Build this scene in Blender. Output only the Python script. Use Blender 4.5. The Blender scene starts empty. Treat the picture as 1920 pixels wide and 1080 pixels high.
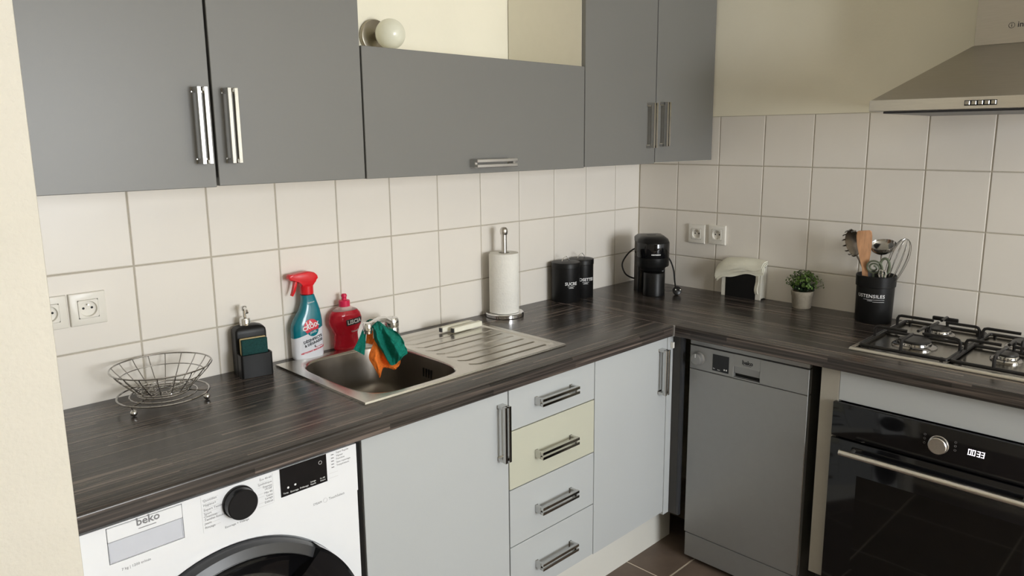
import bpy, bmesh, math, random
from math import sin, cos, pi, radians, sqrt, atan2, floor
from mathutils import Vector, Matrix
random.seed(7)
SC = bpy.context.scene
COL = SC.collection

# ------------------------------------------------------------------ camera, world, light, exposure
cam_d = bpy.data.cameras.new('camera'); cam = bpy.data.objects.new('camera', cam_d); COL.objects.link(cam)
cam.location = (-2.8181, -2.0566, 1.5552)
cam.rotation_euler = (radians(79.537), radians(0.361), radians(-45.388))
cam_d.sensor_width = 36; cam_d.lens = 26.358
cam_d.shift_x = -0.01426; cam_d.shift_y = -0.01178
cam_d.clip_start = 0.01
SC.camera = cam

w = bpy.data.worlds.new('sky'); SC.world = w; w.use_nodes = True
bg = w.node_tree.nodes['Background']; bg.inputs[0].default_value = (0.75, 0.86, 1.0, 1); bg.inputs[1].default_value = 1.0

WY = -5.0                                                     # the wall behind the camera
WINS = [(-2.25, -1.00, 0.85, 2.20, 152), (-.50, -.10, 0.85, 2.15, 10)]        # unseen window openings and daylight; narrow second one added for bright handle reflections
for (wx0, wx1, wz0, wz1, en) in WINS:
    ld = bpy.data.lights.new('window_daylight', 'AREA'); ld.shape = 'RECTANGLE'
    ld.size = wx1 - wx0; ld.size_y = wz1 - wz0; ld.energy = en; ld.color = (0.945, 0.975, 1.0)
    lo = bpy.data.objects.new('window_daylight', ld); COL.objects.link(lo)
    lo.location = ((wx0+wx1)/2, WY-0.10, (wz0+wz1)/2); lo.rotation_euler = (radians(90), 0, 0)

SC.view_settings.view_transform = 'Standard'; SC.view_settings.look = 'None'
SC.view_settings.gamma = 1; SC.view_settings.exposure = 0.0; SC.view_settings.use_curve_mapping = False

# ------------------------------------------------------------------ materials
def mat(name, col, rough=0.5, metal=0.0, noise=0.0, nscale=40, bump=0.0, bscale=200, spec=0.5, trans=0.0, ior=1.45, emit=None, aniso=None, coat=0.0, stretch=(1,1,1)):
    m = bpy.data.materials.new(name); m.use_nodes = True
    nt = m.node_tree; b = nt.nodes['Principled BSDF']; L = nt.links.new
    b.inputs['Base Color'].default_value = (*col, 1); b.inputs['Roughness'].default_value = rough
    b.inputs['Metallic'].default_value = metal; b.inputs['Specular IOR Level'].default_value = spec
    b.inputs['Transmission Weight'].default_value = trans; b.inputs['IOR'].default_value = ior
    b.inputs['Coat Weight'].default_value = coat
    if emit: b.inputs['Emission Color'].default_value = (*col, 1); b.inputs['Emission Strength'].default_value = emit
    tc = nt.nodes.new('ShaderNodeTexCoord'); mp = nt.nodes.new('ShaderNodeMapping'); mp.inputs['Scale'].default_value = stretch
    L(tc.outputs['Object'], mp.inputs['Vector'])
    n = nt.nodes.new('ShaderNodeTexNoise'); n.inputs['Scale'].default_value = nscale; n.inputs['Detail'].default_value = 4
    L(mp.outputs[0], n.inputs['Vector'])
    if noise:
        r = nt.nodes.new('ShaderNodeMapRange'); r.inputs['From Min'].default_value = .3; r.inputs['From Max'].default_value = .7
        r.inputs['To Min'].default_value = 1-noise; r.inputs['To Max'].default_value = 1+noise
        L(n.outputs['Fac'], r.inputs['Value'])
        mx = nt.nodes.new('ShaderNodeVectorMath'); mx.operation = 'SCALE'; mx.inputs[0].default_value = col
        L(r.outputs[0], mx.inputs['Scale']); L(mx.outputs[0], b.inputs['Base Color'])
    if bump:
        n2 = nt.nodes.new('ShaderNodeTexNoise'); n2.inputs['Scale'].default_value = bscale; n2.inputs['Detail'].default_value = 5
        L(mp.outputs[0], n2.inputs['Vector'])
        bp = nt.nodes.new('ShaderNodeBump'); bp.inputs['Strength'].default_value = bump; bp.inputs['Distance'].default_value = .002
        L(n2.outputs['Fac'], bp.inputs['Height']); L(bp.outputs[0], b.inputs['Normal'])
    return m

def worktop_mat(name, along):     # laminate print of narrow staves, running along x or along y
    m = bpy.data.materials.new(name); m.use_nodes = True
    nt = m.node_tree; N = nt.nodes.new; L = nt.links.new; b = nt.nodes['Principled BSDF']
    def M(op, a, c=None):
        x = N('ShaderNodeMath'); x.operation = op
        for i, v in enumerate((a, c)):
            if v is None: continue
            if isinstance(v, (int, float)): x.inputs[i].default_value = v
            else: L(v, x.inputs[i])
        return x.outputs[0]
    tc = N('ShaderNodeTexCoord'); s = N('ShaderNodeSeparateXYZ'); L(tc.outputs['Object'], s.inputs[0])
    u, v = (s.outputs[0], s.outputs[1]) if along == 'x' else (s.outputs[1], s.outputs[0])
    v = M('SUBTRACT', v, s.outputs[2])
    row = M('FLOOR', M('DIVIDE', v, 0.0125))
    wn = N('ShaderNodeTexWhiteNoise'); wn.noise_dimensions = '1D'; L(row, wn.inputs['W'])
    seg = M('FLOOR', M('DIVIDE', M('ADD', u, M('MULTIPLY', wn.outputs['Value'], 3.7)), 0.34))
    cb = N('ShaderNodeCombineXYZ'); L(row, cb.inputs[0]); L(seg, cb.inputs[1])
    w2 = N('ShaderNodeTexWhiteNoise'); w2.noise_dimensions = '2D'; L(cb.outputs[0], w2.inputs['Vector'])
    # fine grain lines
    cg = N('ShaderNodeCombineXYZ'); L(M('MULTIPLY', u, 2.2), cg.inputs[0]); L(M('MULTIPLY', v, 150.0), cg.inputs[1])
    gn = N('ShaderNodeTexNoise'); gn.inputs['Scale'].default_value = 1.0; gn.inputs['Detail'].default_value = 3; L(cg.outputs[0], gn.inputs['Vector'])
    f = M('ADD', M('MULTIPLY', w2.outputs['Value'], 0.50), M('SUBTRACT', M('MULTIPLY', gn.outputs['Fac'], 1.9), 0.64))
    cr = N('ShaderNodeValToRGB'); L(f, cr.inputs[0]); e = cr.color_ramp.elements
    e[0].position = .12; e[0].color = (0.013, 0.011, 0.010, 1); e[1].position = .98; e[1].color = (0.19, 0.150, 0.128, 1)
    for p, c in ((.35, (0.029, 0.0245, 0.0225)), (.55, (0.045, 0.038, 0.0345)), (.75, (0.075, 0.060, 0.052))):
        k = e.new(p); k.color = (*c, 1)
    L(cr.outputs[0], b.inputs['Base Color'])
    b.inputs['Roughness'].default_value = 0.25; b.inputs['Specular IOR Level'].default_value = 0.42
    bp = N('ShaderNodeBump'); bp.inputs['Strength'].default_value = .12; bp.inputs['Distance'].default_value = .001
    L(gn.outputs['Fac'], bp.inputs['Height']); L(bp.outputs[0], b.inputs['Normal'])
    return m

M = {}
M['paint'] = mat('cream_paint', (0.90, 0.855, 0.71), .75, noise=.015, nscale=6, bump=.25, bscale=90)
M['roughcast'] = mat('cream_textured_paint', (0.74, 0.70, 0.61), .8, noise=.02, nscale=8, bump=.9, bscale=120)
M['farwall'] = mat('beige_living_room_paint', (0.50, 0.45, 0.37), .8, noise=.03, nscale=3)  # unseen walls, toned down to cut the bounced light
M['parquet'] = mat('light_oak_floor', (0.56, 0.46, 0.34), .5, noise=.10, nscale=6, stretch=(1, 8, 1))  # light wood tone put in to bounce warm light upward
M['ceil'] = mat('ceiling_paint', (0.90, 0.87, 0.79), .9, noise=.01)
M['tile'] = mat('glazed_tile', (0.81, 0.765, 0.70), .32, noise=.02, nscale=4, bump=.05, bscale=12)
M['grout'] = mat('wall_grout', (0.50, 0.455, 0.38), .9, noise=.05, nscale=60)
M['floor_tile'] = mat('brown_floor_tile', (0.135, 0.098, 0.074), .45, noise=.18, nscale=9, bump=.2, bscale=60)
M['floor_grout'] = mat('floor_grout', (0.66, 0.58, 0.48), .9, noise=.05)
M['wt_x'] = worktop_mat('dark_stave_laminate_x', 'x')
M['wt_y'] = worktop_mat('dark_stave_laminate_y', 'y')
M['seam'] = mat('joint_sealant', (0.20, 0.15, 0.13), .5, noise=.1)
M['alu'] = mat('bare_aluminium', (0.75, 0.74, 0.72), .35, .9, noise=.03)
M['grey_dark'] = mat('mid_grey_satin_door', (0.180, 0.178, 0.168), .38, noise=.012, nscale=3)
M['grey_light'] = mat('pale_grey_satin_door', (0.475, 0.495, 0.50), .35, noise=.01, nscale=3)
M['ivory'] = mat('ivory_satin_door', (0.53, 0.53, 0.435), .35, noise=.01, nscale=3)
M['melamine'] = mat('cream_melamine', (0.82, 0.78, 0.67), .5, noise=.01)
M['taupe'] = mat('taupe_melamine', (0.36, 0.335, 0.285), .5, noise=.02)
M['white'] = mat('white_enamel', (0.83, 0.845, 0.87), .22, noise=.005, coat=.3)
M['whiteplastic'] = mat('white_plastic', (0.82, 0.80, 0.74), .3, noise=.01)
M['socketw'] = mat('off_white_socket_plastic', (0.80, 0.77, 0.70), .3, noise=.01)
M['greyprint'] = mat('grey_print', (0.22, 0.22, 0.23), .5, noise=.02)
M['paleprint'] = mat('pale_print', (0.55, 0.55, 0.56), .5, noise=.02)
M['whiteprint'] = mat('white_print', (0.80, 0.80, 0.80), .5, noise=.02)
M['blackprint'] = mat('black_print', (0.02, 0.02, 0.025), .5, noise=.02)
M['redprint'] = mat('red_print', (0.62, 0.03, 0.05), .35, noise=.02)
M['blackgloss'] = mat('black_gloss', (0.005, 0.005, 0.006), .08, noise=.1)
M['blackglass'] = mat('black_glass', (0.004, 0.004, 0.004), .04, noise=.1)
M['blacksatin'] = mat('black_satin_plastic', (0.007, 0.007, 0.008), .30, noise=.05, spec=.35)
M['blackmatt'] = mat('black_matt_lacquer', (0.007, 0.007, 0.007), .40, noise=.05, spec=.3)
M['castblack'] = mat('black_enamelled_steel', (0.010, 0.009, 0.009), .35, noise=.1, bump=.1)
M['greyrim'] = mat('dark_grey_plastic', (0.040, 0.041, 0.045), .32, noise=.03)
M['shadowgap'] = mat('dark_board_edge', (0.02, 0.02, 0.02), .7, noise=.05)  # black of the kick board under the oven
M['chrome'] = mat('chrome', (0.80, 0.80, 0.80), .08, 1.0, noise=.01)
M['chrome_bar'] = mat('polished_bar_chrome', (0.58, 0.575, 0.56), .12, 1.0, noise=.01)
M['brushed'] = mat('brushed_stainless', (0.60, 0.58, 0.55), .30, 1.0, noise=.05, nscale=20, bump=.08, bscale=60, stretch=(1, 14, 14))
M['bowlsteel'] = mat('satin_bowl_stainless', (0.20, 0.18, 0.155), .36, 1.0, noise=.06, nscale=14, bump=.1, bscale=90)  # sink steel darkened: the shade of the bowl's depth is in the colour
M['sinksteel'] = mat('sink_stainless', (0.60, 0.58, 0.54), .24, 1.0, noise=.04, nscale=12, bump=.05, bscale=150)
M['hobsteel'] = mat('dark_hob_stainless', (0.36, 0.34, 0.30), .22, 1.0, noise=.06, nscale=12)  # steel darkened to carry the plate's dark reflections in its colour
M['pocket'] = mat('grey_drawer_plastic', (0.60, 0.62, 0.68), .18, noise=.01)  # greyish plastic, toned to paint in the shading of the recess
M['serversteel'] = mat('worn_server_steel', (0.27, 0.24, 0.21), .32, 1.0, noise=.15, nscale=40)  # dark brownish steel with random tone variation
M['wire'] = mat('steel_wire', (0.42, 0.41, 0.40), .14, 1.0, noise=.02)
M['bandsteel'] = mat('bright_hood_edge_steel', (0.80, 0.78, 0.74), .30, 1.0, noise=.03, nscale=20, stretch=(14, 1, 14))  # brighter copy of the hood steel; light on the band is in the colour
M['hoodsteel'] = mat('hood_stainless', (0.50, 0.475, 0.43), .34, 1.0, noise=.03, nscale=20, stretch=(14, 1, 14))
M['inox'] = mat('silver_lacquer', (0.30, 0.30, 0.295), .36, .5, noise=.015)
M['lampmetal'] = mat('brushed_lamp_metal', (0.34, 0.31, 0.26), .3, 1.0, noise=.05)
M['opal'] = mat('opal_glass', (0.80, 0.79, 0.66), .35, noise=.01, coat=.4)
M['teal'] = mat('teal_plastic', (0.003, 0.17, 0.22), .22, noise=.03, coat=.3)
M['bottlewhite'] = mat('white_bottle_label', (0.75, 0.76, 0.80), .3, noise=.01)
M['red'] = mat('red_trigger_plastic', (0.72, 0.012, 0.02), .28, noise=.02)
M['pinkcap'] = mat('raspberry_cap_plastic', (0.66, 0.02, 0.08), .3, noise=.02)
M['redliquid'] = mat('red_translucent_soap', (0.78, 0.03, 0.06), .1, noise=.05, trans=.55, ior=1.35)
M['clearplastic'] = mat('clear_bottle_plastic', (0.9, 0.75, 0.72), .08, noise=.01, trans=.8, ior=1.3)
M['greencloth'] = mat('green_microfibre', (0.0, 0.20, 0.145), .9, noise=.25, nscale=260, bump=1.0, bscale=500)
M['orangecloth'] = mat('orange_microfibre', (0.90, 0.21, 0.025), .85, noise=.12, nscale=200, bump=.6, bscale=400)
M['sponge'] = mat('yellow_sponge_foam', (0.62, 0.50, 0.27), .9, noise=.1, nscale=300, bump=.5)
M['scourer'] = mat('green_scouring_pad', (0.008, 0.055, 0.052), .9, noise=.3, nscale=400, bump=1, bscale=600)
M['paper'] = mat('white_kitchen_paper', (0.84, 0.82, 0.76), .85, noise=.02, nscale=60, bump=.7, bscale=140)
M['napkin'] = mat('ivory_paper_napkin', (0.80, 0.78, 0.66), .8, noise=.02, bump=.3)
M['holderwhite'] = mat('white_lacquered_wood', (0.72, 0.70, 0.62), .5, noise=.02)
M['concrete'] = mat('beige_concrete', (0.33, 0.29, 0.225), .85, noise=.12, nscale=60, bump=.4)
M['leaf'] = mat('small_green_leaf', (0.060, 0.115, 0.014), .5, noise=.5, nscale=60)
M['leafdark'] = mat('dark_green_stem', (0.012, 0.030, 0.008), .6, noise=.3)
M['wood'] = mat('light_beech', (0.46, 0.24, 0.12), .55, noise=.15, nscale=30, stretch=(6, 6, 1))
M['sage'] = mat('sage_silicone', (0.13, 0.15, 0.10), .4, noise=.05)
M['screen'] = mat('white_lit_digits', (0.95, 0.90, 0.95), .5, emit=1.6, noise=0)
M['plinth'] = mat('pale_plinth_laminate', (0.66, 0.65, 0.60), .45, noise=.015, nscale=5)
M['cord'] = mat('black_rubber_cord', (0.012, 0.012, 0.012), .5, noise=.1)
M['dusk'] = mat('charcoal_side_panel', (0.045, 0.042, 0.038), .5, noise=.05)  # dishwasher body's charcoal; also paints shade on gap sheet and return panel

def two_tone(name, low, high, z0, k):
    m = mat(name, high, .24, coat=.3); nt = m.node_tree; b = nt.nodes['Principled BSDF']; L = nt.links.new
    tc = nt.nodes.new('ShaderNodeTexCoord'); s = nt.nodes.new('ShaderNodeSeparateXYZ'); L(tc.outputs['Object'], s.inputs[0])
    q = nt.nodes.new('ShaderNodeMath'); q.operation = 'MULTIPLY_ADD'; L(s.outputs[0], q.inputs[0]); q.inputs[1].default_value = -k; L(s.outputs[2], q.inputs[2])
    g = nt.nodes.new('ShaderNodeMath'); g.operation = 'GREATER_THAN'; L(q.outputs[0], g.inputs[0]); g.inputs[1].default_value = z0
    mx_ = nt.nodes.new('ShaderNodeMix'); mx_.data_type = 'RGBA'; L(g.outputs[0], mx_.inputs[0]); mx_.inputs[6].default_value = (*low, 1); mx_.inputs[7].default_value = (*high, 1)
    L(mx_.outputs[2], b.inputs['Base Color']); return m
M['bottle_print'] = two_tone('teal_and_white_bottle', (0.72, 0.73, 0.77), (0.003, 0.17, 0.22), .083, .30)

# ------------------------------------------------------------------ mesh builder
class MB:
    def __init__(s): s.bm = bmesh.new()
    def box(s, x0, x1, y0, y1, z0, z1, bev=0, seg=2, rot=None, piv=None):
        v = [s.bm.verts.new((x, y, z)) for x in (x0, x1) for y in (y0, y1) for z in (z0, z1)]
        F = [(0,1,3,2), (4,6,7,5), (0,4,5,1), (2,3,7,6), (0,2,6,4), (1,5,7,3)]
        fs = [s.bm.faces.new([v[i] for i in f]) for f in F]
        vs = v
        if bev:
            es = list({e for f in fs for e in f.edges})
            r = bmesh.ops.bevel(s.bm, geom=es, offset=bev, segments=seg, profile=.5, affect='EDGES')
            vs = list({q for f in r['faces'] for q in f.verts} | {q for q in v if q.is_valid})
        if rot is not None: bmesh.ops.rotate(s.bm, verts=[q for q in vs if q.is_valid], cent=piv or (0,0,0), matrix=rot)
        return s
    def lathe(s, prof, c=(0,0,0), n=32, axis='z', a0=0, a1=2*pi, sx=1, sy=1):
        full = abs(a1-a0) > 6.28; k = n if full else n+1; rings = []
        for r, h in prof:
            ring = []
            if r < 1e-6:
                p = {'z': (0,0,h), 'y': (0,h,0), 'x': (h,0,0)}[axis]
                ring = [s.bm.verts.new(Vector(c)+Vector(p))]
            else:
                for i in range(k):
                    a = a0+(a1-a0)*i/n; u, v = r*cos(a)*sx, r*sin(a)*sy
                    p = {'z': (u,v,h), 'y': (u,h,v), 'x': (h,u,v)}[axis]
                    ring.append(s.bm.verts.new(Vector(c)+Vector(p)))
            rings.append(ring)
        for A, B in zip(rings, rings[1:]):
            m = max(len(A), len(B))
            for i in range(m if full else m-1):
                j = (i+1) % m
                q = [A[i % len(A)], A[j % len(A)], B[j % len(B)], B[i % len(B)]]
                q2 = []
                for t in q:
                    if t not in q2: q2.append(t)
                if len(q2) > 2: s.bm.faces.new(q2)
        if not full and len(rings) > 2:
            for e in (0, -1):
                try: s.bm.faces.new([r[e] if len(r) > 1 else r[0] for r in rings])
                except ValueError: pass
        return s
    def tube(s, pts, r=.002, n=8, closed=False, rr=None):
        pts = [Vector(p) for p in pts]; N = len(pts); rings = []; up = None
        for i, p in enumerate(pts):
            a = pts[(i-1) % N] if (closed or i > 0) else p; b = pts[(i+1) % N] if (closed or i < N-1) else p
            d = (b-a).normalized()
            if up is None: up = d.orthogonal().normalized()
            up = (up - d*up.dot(d)); up = up.normalized() if up.length > 1e-6 else d.orthogonal().normalized()
            w_ = d.cross(up); R = rr[i] if rr else r
            rings.append([s.bm.verts.new(p+(up*cos(2*pi*k/n)+w_*sin(2*pi*k/n))*R) for k in range(n)])
        for i in range(N if closed else N-1):
            A, B = rings[i], rings[(i+1) % N]; off = 0
            if closed and i == N-1:
                off = min(range(n), key=lambda o: (A[0].co-B[o].co).length)
            for k in range(n):
                s.bm.faces.new([A[k], A[(k+1) % n], B[(k+1+off) % n], B[(k+off) % n]])
        if not closed:
            s.bm.faces.new(rings[0][::-1]); s.bm.faces.new(rings[-1])
        return s
    def ring(s, c, R, r=.002, n=48, m=8, ry=None):
        return s.tube([(c[0]+R*cos(2*pi*i/n), c[1]+(ry or R)*sin(2*pi*i/n), c[2]) for i in range(n)], r, m, True)
    def ball(s, c, r, n=16, sc=(1,1,1)):
        k = n//2; pr = [(r*sin(pi*i/k)*1.0, -r*cos(pi*i/k)*sc[2]) for i in range(k+1)]
        pr[0] = (0, pr[0][1]); pr[-1] = (0, pr[-1][1])
        return s.lathe(pr, c, n, sx=sc[0], sy=sc[1])
    def loft(s, loops, cap=True):
        rings = [[s.bm.verts.new(p) for p in l] for l in loops]; n = len(rings[0])
        for A, B in zip(rings, rings[1:]):
            for k in range(n): s.bm.faces.new([A[k], A[(k+1) % n], B[(k+1) % n], B[k]])
        if cap: s.bm.faces.new(rings[0][::-1]); s.bm.faces.new(rings[-1])
        return s
    def grid(s, P, thick=0):
        R = [[s.bm.verts.new(p) for p in row] for row in P]; fs = []
        for A, B in zip(R, R[1:]):
            for i in range(len(A)-1): fs.append(s.bm.faces.new([A[i], A[i+1], B[i+1], B[i]]))
        if thick:
            bmesh.ops.recalc_face_normals(s.bm, faces=fs)
            bmesh.ops.solidify(s.bm, geom=fs, thickness=thick)
        return s
    def poly(s, pts, thick, axis):      # flat outline with thickness along axis vector
        d = Vector(axis)*thick
        return s.loft([[Vector(p) for p in pts], [Vector(p)+d for p in pts]])
    def text(s, body, size, fn, bold=0.0, align='LEFT', ext=.00025, spacing=1.0):
        cu = bpy.data.curves.new('t', 'FONT'); cu.body = body; cu.size = size; cu.extrude = ext; cu.offset = bold
        cu.align_x = align; cu.resolution_u = 2; cu.space_character = spacing
        ob = bpy.data.objects.new('t', cu); COL.objects.link(ob)
        bpy.context.view_layer.update()
        me = bpy.data.meshes.new_from_object(ob.evaluated_get(bpy.context.evaluated_depsgraph_get()))
        bpy.data.objects.remove(ob); bpy.data.curves.remove(cu)
        vs = [s.bm.verts.new(fn(*v.co)) for v in me.vertices]
        for p in me.polygons:
            try: s.bm.faces.new([vs[i] for i in p.vertices])
            except ValueError: pass
        bpy.data.meshes.remove(me); return s
    def build(s, name, m, parent=None, world=True, smooth=True, ang=35, label=None, kind=None, recalc=True):
        if recalc: bmesh.ops.recalc_face_normals(s.bm, faces=s.bm.faces[:])
        if parent is not None and world:
            off = Vector((0,0,0)); p = parent
            while p is not None: off += p.location; p = p.parent
            bmesh.ops.translate(s.bm, verts=s.bm.verts[:], vec=-off)
        me = bpy.data.meshes.new(name); s.bm.to_mesh(me); s.bm.free()
        for x in (m if isinstance(m, (list, tuple)) else [m]): me.materials.append(M[x] if isinstance(x, str) else x)
        if smooth:
            me.polygons.foreach_set('use_smooth', [True]*len(me.polygons))
            me.set_sharp_from_angle(angle=radians(ang))
        o = bpy.data.objects.new(name, me); COL.objects.link(o)
        if parent is not None: o.parent = parent
        if label: o['label'] = label
        if kind: o['kind'] = kind
        return o

def thing(name, label, cat, loc=(0,0,0), rz=0, group=None):
    o = bpy.data.objects.new(name, None); COL.objects.link(o); o.location = loc; o.rotation_euler = (0, 0, rz)
    o.empty_display_size = .05; o['label'] = label; o['category'] = cat
    if group: o['group'] = group
    return o
def tag(o, label, cat, group=None):
    o['label'] = label; o['category'] = cat
    if group: o['group'] = group
    return o
def struct(o): o['kind'] = 'structure'; return o
def my(X, Z, Y, rot=0):      # text facing -y
    c, s_ = cos(rot), sin(rot)
    return lambda x, y, z: (X+x*c-y*s_, Y-z, Z+x*s_+y*c)
def mx(Yc, Z, X, rot=0):     # text facing -x
    c, s_ = cos(rot), sin(rot)
    return lambda x, y, z: (X-z, Yc-(x*c-y*s_), Z+x*s_+y*c)

# ------------------------------------------------------------------ the room
ZT = 1.436                    # a horizontal tile joint
struct(MB().box(-4.6, .0, WY, -2.905, -.05, -.0005).build('floor_living', 'parquet', smooth=False))  # unseen floor, added in light wood for warm bounce to the ceiling
rm = struct(MB().box(-4.6, .0, -2.90, 0, -.06, -.0018).build('floor', 'floor_grout', smooth=False))
tm = None; F = .42; jx, jy = -.745, -.692
for i in range(-8, 3):
    for j in range(-8, 3):
        x0, x1, y0, y1 = jx+i*F, jx+(i+1)*F, jy+j*F, jy+(j+1)*F
        if x1 > .0 or y1 > .3 or x0 < -4.2 or y0 < -2.89: continue
        if tm is None:
            b = MB(); b.box(.003, F-.003, .003, F-.003, -.012, 0, bev=.001, seg=1); t = b.build('tile', 'floor_tile', rm, world=False); tm = t
        else: t = tm.copy(); COL.objects.link(t)
        t.parent = rm; t.location = (x0, y0, 0)

wb = struct(MB().box(-4.6, .15, .0035, .15, -.05, 2.5).build('wall_back', 'paint', smooth=False))
wr = struct(MB().box(.0035, .15, WY-.15, .15, -.05, 2.5).build('wall_right', 'paint', smooth=False))
struct(MB().box(-4.6, .15, WY-.15, .15, 2.5, 2.6).build('ceiling', 'ceil', smooth=False))
struct(MB().box(-2.80, -2.522, -.70, .003, 0, 2.5, bev=.004, seg=2).build('wall_left', 'roughcast'))
struct(MB().box(-4.75, -4.6, WY-.15, .15, -.05, 2.5).build('wall_side', 'farwall', smooth=False))
b = MB(); xc = -4.6; (A0, A1, A2, A3, _), (B0, B1, B2, B3, _) = WINS
b.box(-4.6, A0, WY-.15, WY, 0, 2.5); b.box(A1, B0, WY-.15, WY, 0, 2.5); b.box(B1, .0, WY-.15, WY, 0, 2.5)
for (c0, c1, c2, c3, _) in WINS: b.box(c0, c1, WY-.15, WY, 0, c2); b.box(c0, c1, WY-.15, WY, c3, 2.5)
struct(b.build('wall_front', 'farwall', smooth=False))
for k, (c0, c1, c2, c3, _) in enumerate(WINS):
    b = MB(); fw = .045; Y0, Y1 = WY-.06, WY+.01
    b.box(c0, c1, Y0, Y1, c2, c2+fw); b.box(c0, c1, Y0, Y1, c3-fw, c3); b.box(c0, c0+fw, Y0, Y1, c2, c3); b.box(c1-fw, c1, Y0, Y1, c2, c3)
    if k == 0: b.box((c0+c1)/2-.035, (c0+c1)/2+.035, Y0, Y1, c2, c3)
    struct(b.build('window_%d' % (k+1), 'white', smooth=False))  # unseen frames; the second window is added for handle reflections

# wall tiles, each one a part of its wall
MB().box(-2.522, -.0005, .0018, .0034, .86, 1.636).build('grout', 'grout', wb, smooth=False)
MB().box(.0018, .0034, -2.3, -.0005, .86, 1.636).build('grout', 'grout', wr, smooth=False)
cache = {}
def tile(par, axis, a0, a1, z0, z1):
    g = .0022; key = (axis, round(a1-a0, 4), round(z1-z0, 4))
    if key not in cache:
        wd, ht = a1-a0-2*g, z1-z0-2*g; e = .0016
        def P(u, v, d): return (u, d, v) if axis == 'y' else (d, u, v)
        o_ = [(0,0), (wd,0), (wd,ht), (0,ht)]; i_ = [(e,e), (wd-e,e), (wd-e,ht-e), (e,ht-e)]
        bb = MB(); bb.loft([[P(u, v, .0018) for u, v in o_], [P(u, v, .0009) for u, v in o_], [P(u, v, 0) for u, v in i_]])
        o = bb.build('tile', 'tile', par, ang=20); cache[key] = o
    else:
        o = cache[key].copy(); COL.objects.link(o); o.parent = par
    o.location = (a0+g, 0, z0+g) if axis == 'y' else (0, a0+g, z0+g)
xs = [-2.522] + [-(10-k)*.2-.1756 for k in range(-1, 11)] + [-.0005]
ys = [-.0005] + [-.2039-.2*j for j in range(0, 11)]
zs = [.88, ZT-.4, ZT-.2, ZT, ZT+.2]
for za, zb in zip(zs, zs[1:]):
    for a, c in zip(xs, xs[1:]): tile(wb, 'y', a, c, za, zb)
    for a, c in zip(ys, ys[1:]): tile(wr, 'x', c, a, za, zb)

# ------------------------------------------------------------------ worktops
def prof_strip(b, along, a0, a1, front, back, z0=.862, z1=.90, r=.006):
    pts = [(back, z0), (front+.002, z0), (front, z0+.002)]
    for i in range(5):
        t = pi/2*i/4; pts.append((front+r-r*cos(t), z1-r+r*sin(t)))
    pts.append((back, z1))
    f = (lambda a, p: (a, p[0], p[1])) if along == 'x' else (lambda a, p: (p[0], a, p[1]))
    b.loft([[f(a0, p) for p in pts], [f(a1, p) for p in pts]])
b = MB(); z0, z1 = .862, .90
prof_strip(b, 'x', -2.521, -.6308, -.620, -.510)
b.box(-2.521, -1.812, -.51, -.001, z0, z1); b.box(-1.452, -.6308, -.51, -.001, z0, z1)
b.box(-1.812, -1.452, -.07, -.001, z0, z1); b.box(-1.812, -1.452, -.51, -.497, z0, z1)
wt = tag(b.build('worktop', 'wt_x', ang=25), 'dark wood-effect worktop carrying the steel sink, under the tiled sink wall', 'worktop')
MB().box(-.6312, -.6284, -.6195, -.004, .8995, .9004).build('joint_strip', 'seam', wt, smooth=False)
MB().box(-.6345, -.6287, -.6255, -.6205, .862, .9012).build('corner_cap', 'alu', wt, smooth=False, label='thin bare metal end strip at the inner corner')
b = MB(); prof_strip(b, 'y', -.6205, -2.10, -.630, -.52)
b.box(-.6282, -.52, -.6205, -.001, z0, z1)
b.box(-.52, -.001, -2.10, -.001, z0, z1)
tag(b.build('worktop', 'wt_y', ang=25), 'dark wood-effect worktop carrying the gas hob and utensil pot, along the right wall', 'worktop')

# ------------------------------------------------------------------ handles
def handle(par, c, axis, face, n='handle'):
    """double flat bar handle. axis: bar direction 'x' or 'z' on a door facing -y at y=face"""
    L_, wd, gap, dep, so = .165, .0088, .0062, .011, .024
    b = MB()
    def bx(a0, a1, s0, s1, y0, y1, bev=.0008):
        if axis == 'z': b.box(c[0]+s0, c[0]+s1, y0, y1, c[1]+a0, c[1]+a1, bev=bev, seg=1)
        else: b.box(c[0]+a0, c[0]+a1, y0, y1, c[1]+s0, c[1]+s1, bev=bev, seg=1)
    for sg in (-1, 1):
        s0, s1 = sorted((sg*gap/2, sg*(gap/2+wd)))
        bx(-L_/2, L_/2, s0, s1, face-so-dep, face-so)
    for e in (-1, 1):
        a0, a1 = sorted((e*L_/2, e*(L_/2-.009)))
        bx(a0, a1, -gap/2-wd+.001, gap/2+wd-.001, face-so+.0005, face-.0015, .0004)
        a0, a1 = sorted((e*L_/2, e*(L_/2-.012)))
        bx(a0, a1, -gap/2-wd, gap/2+wd, face-.0018, face-.0002, .0003)
    return b.build(n, 'chrome_bar', par, ang=30)

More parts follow.
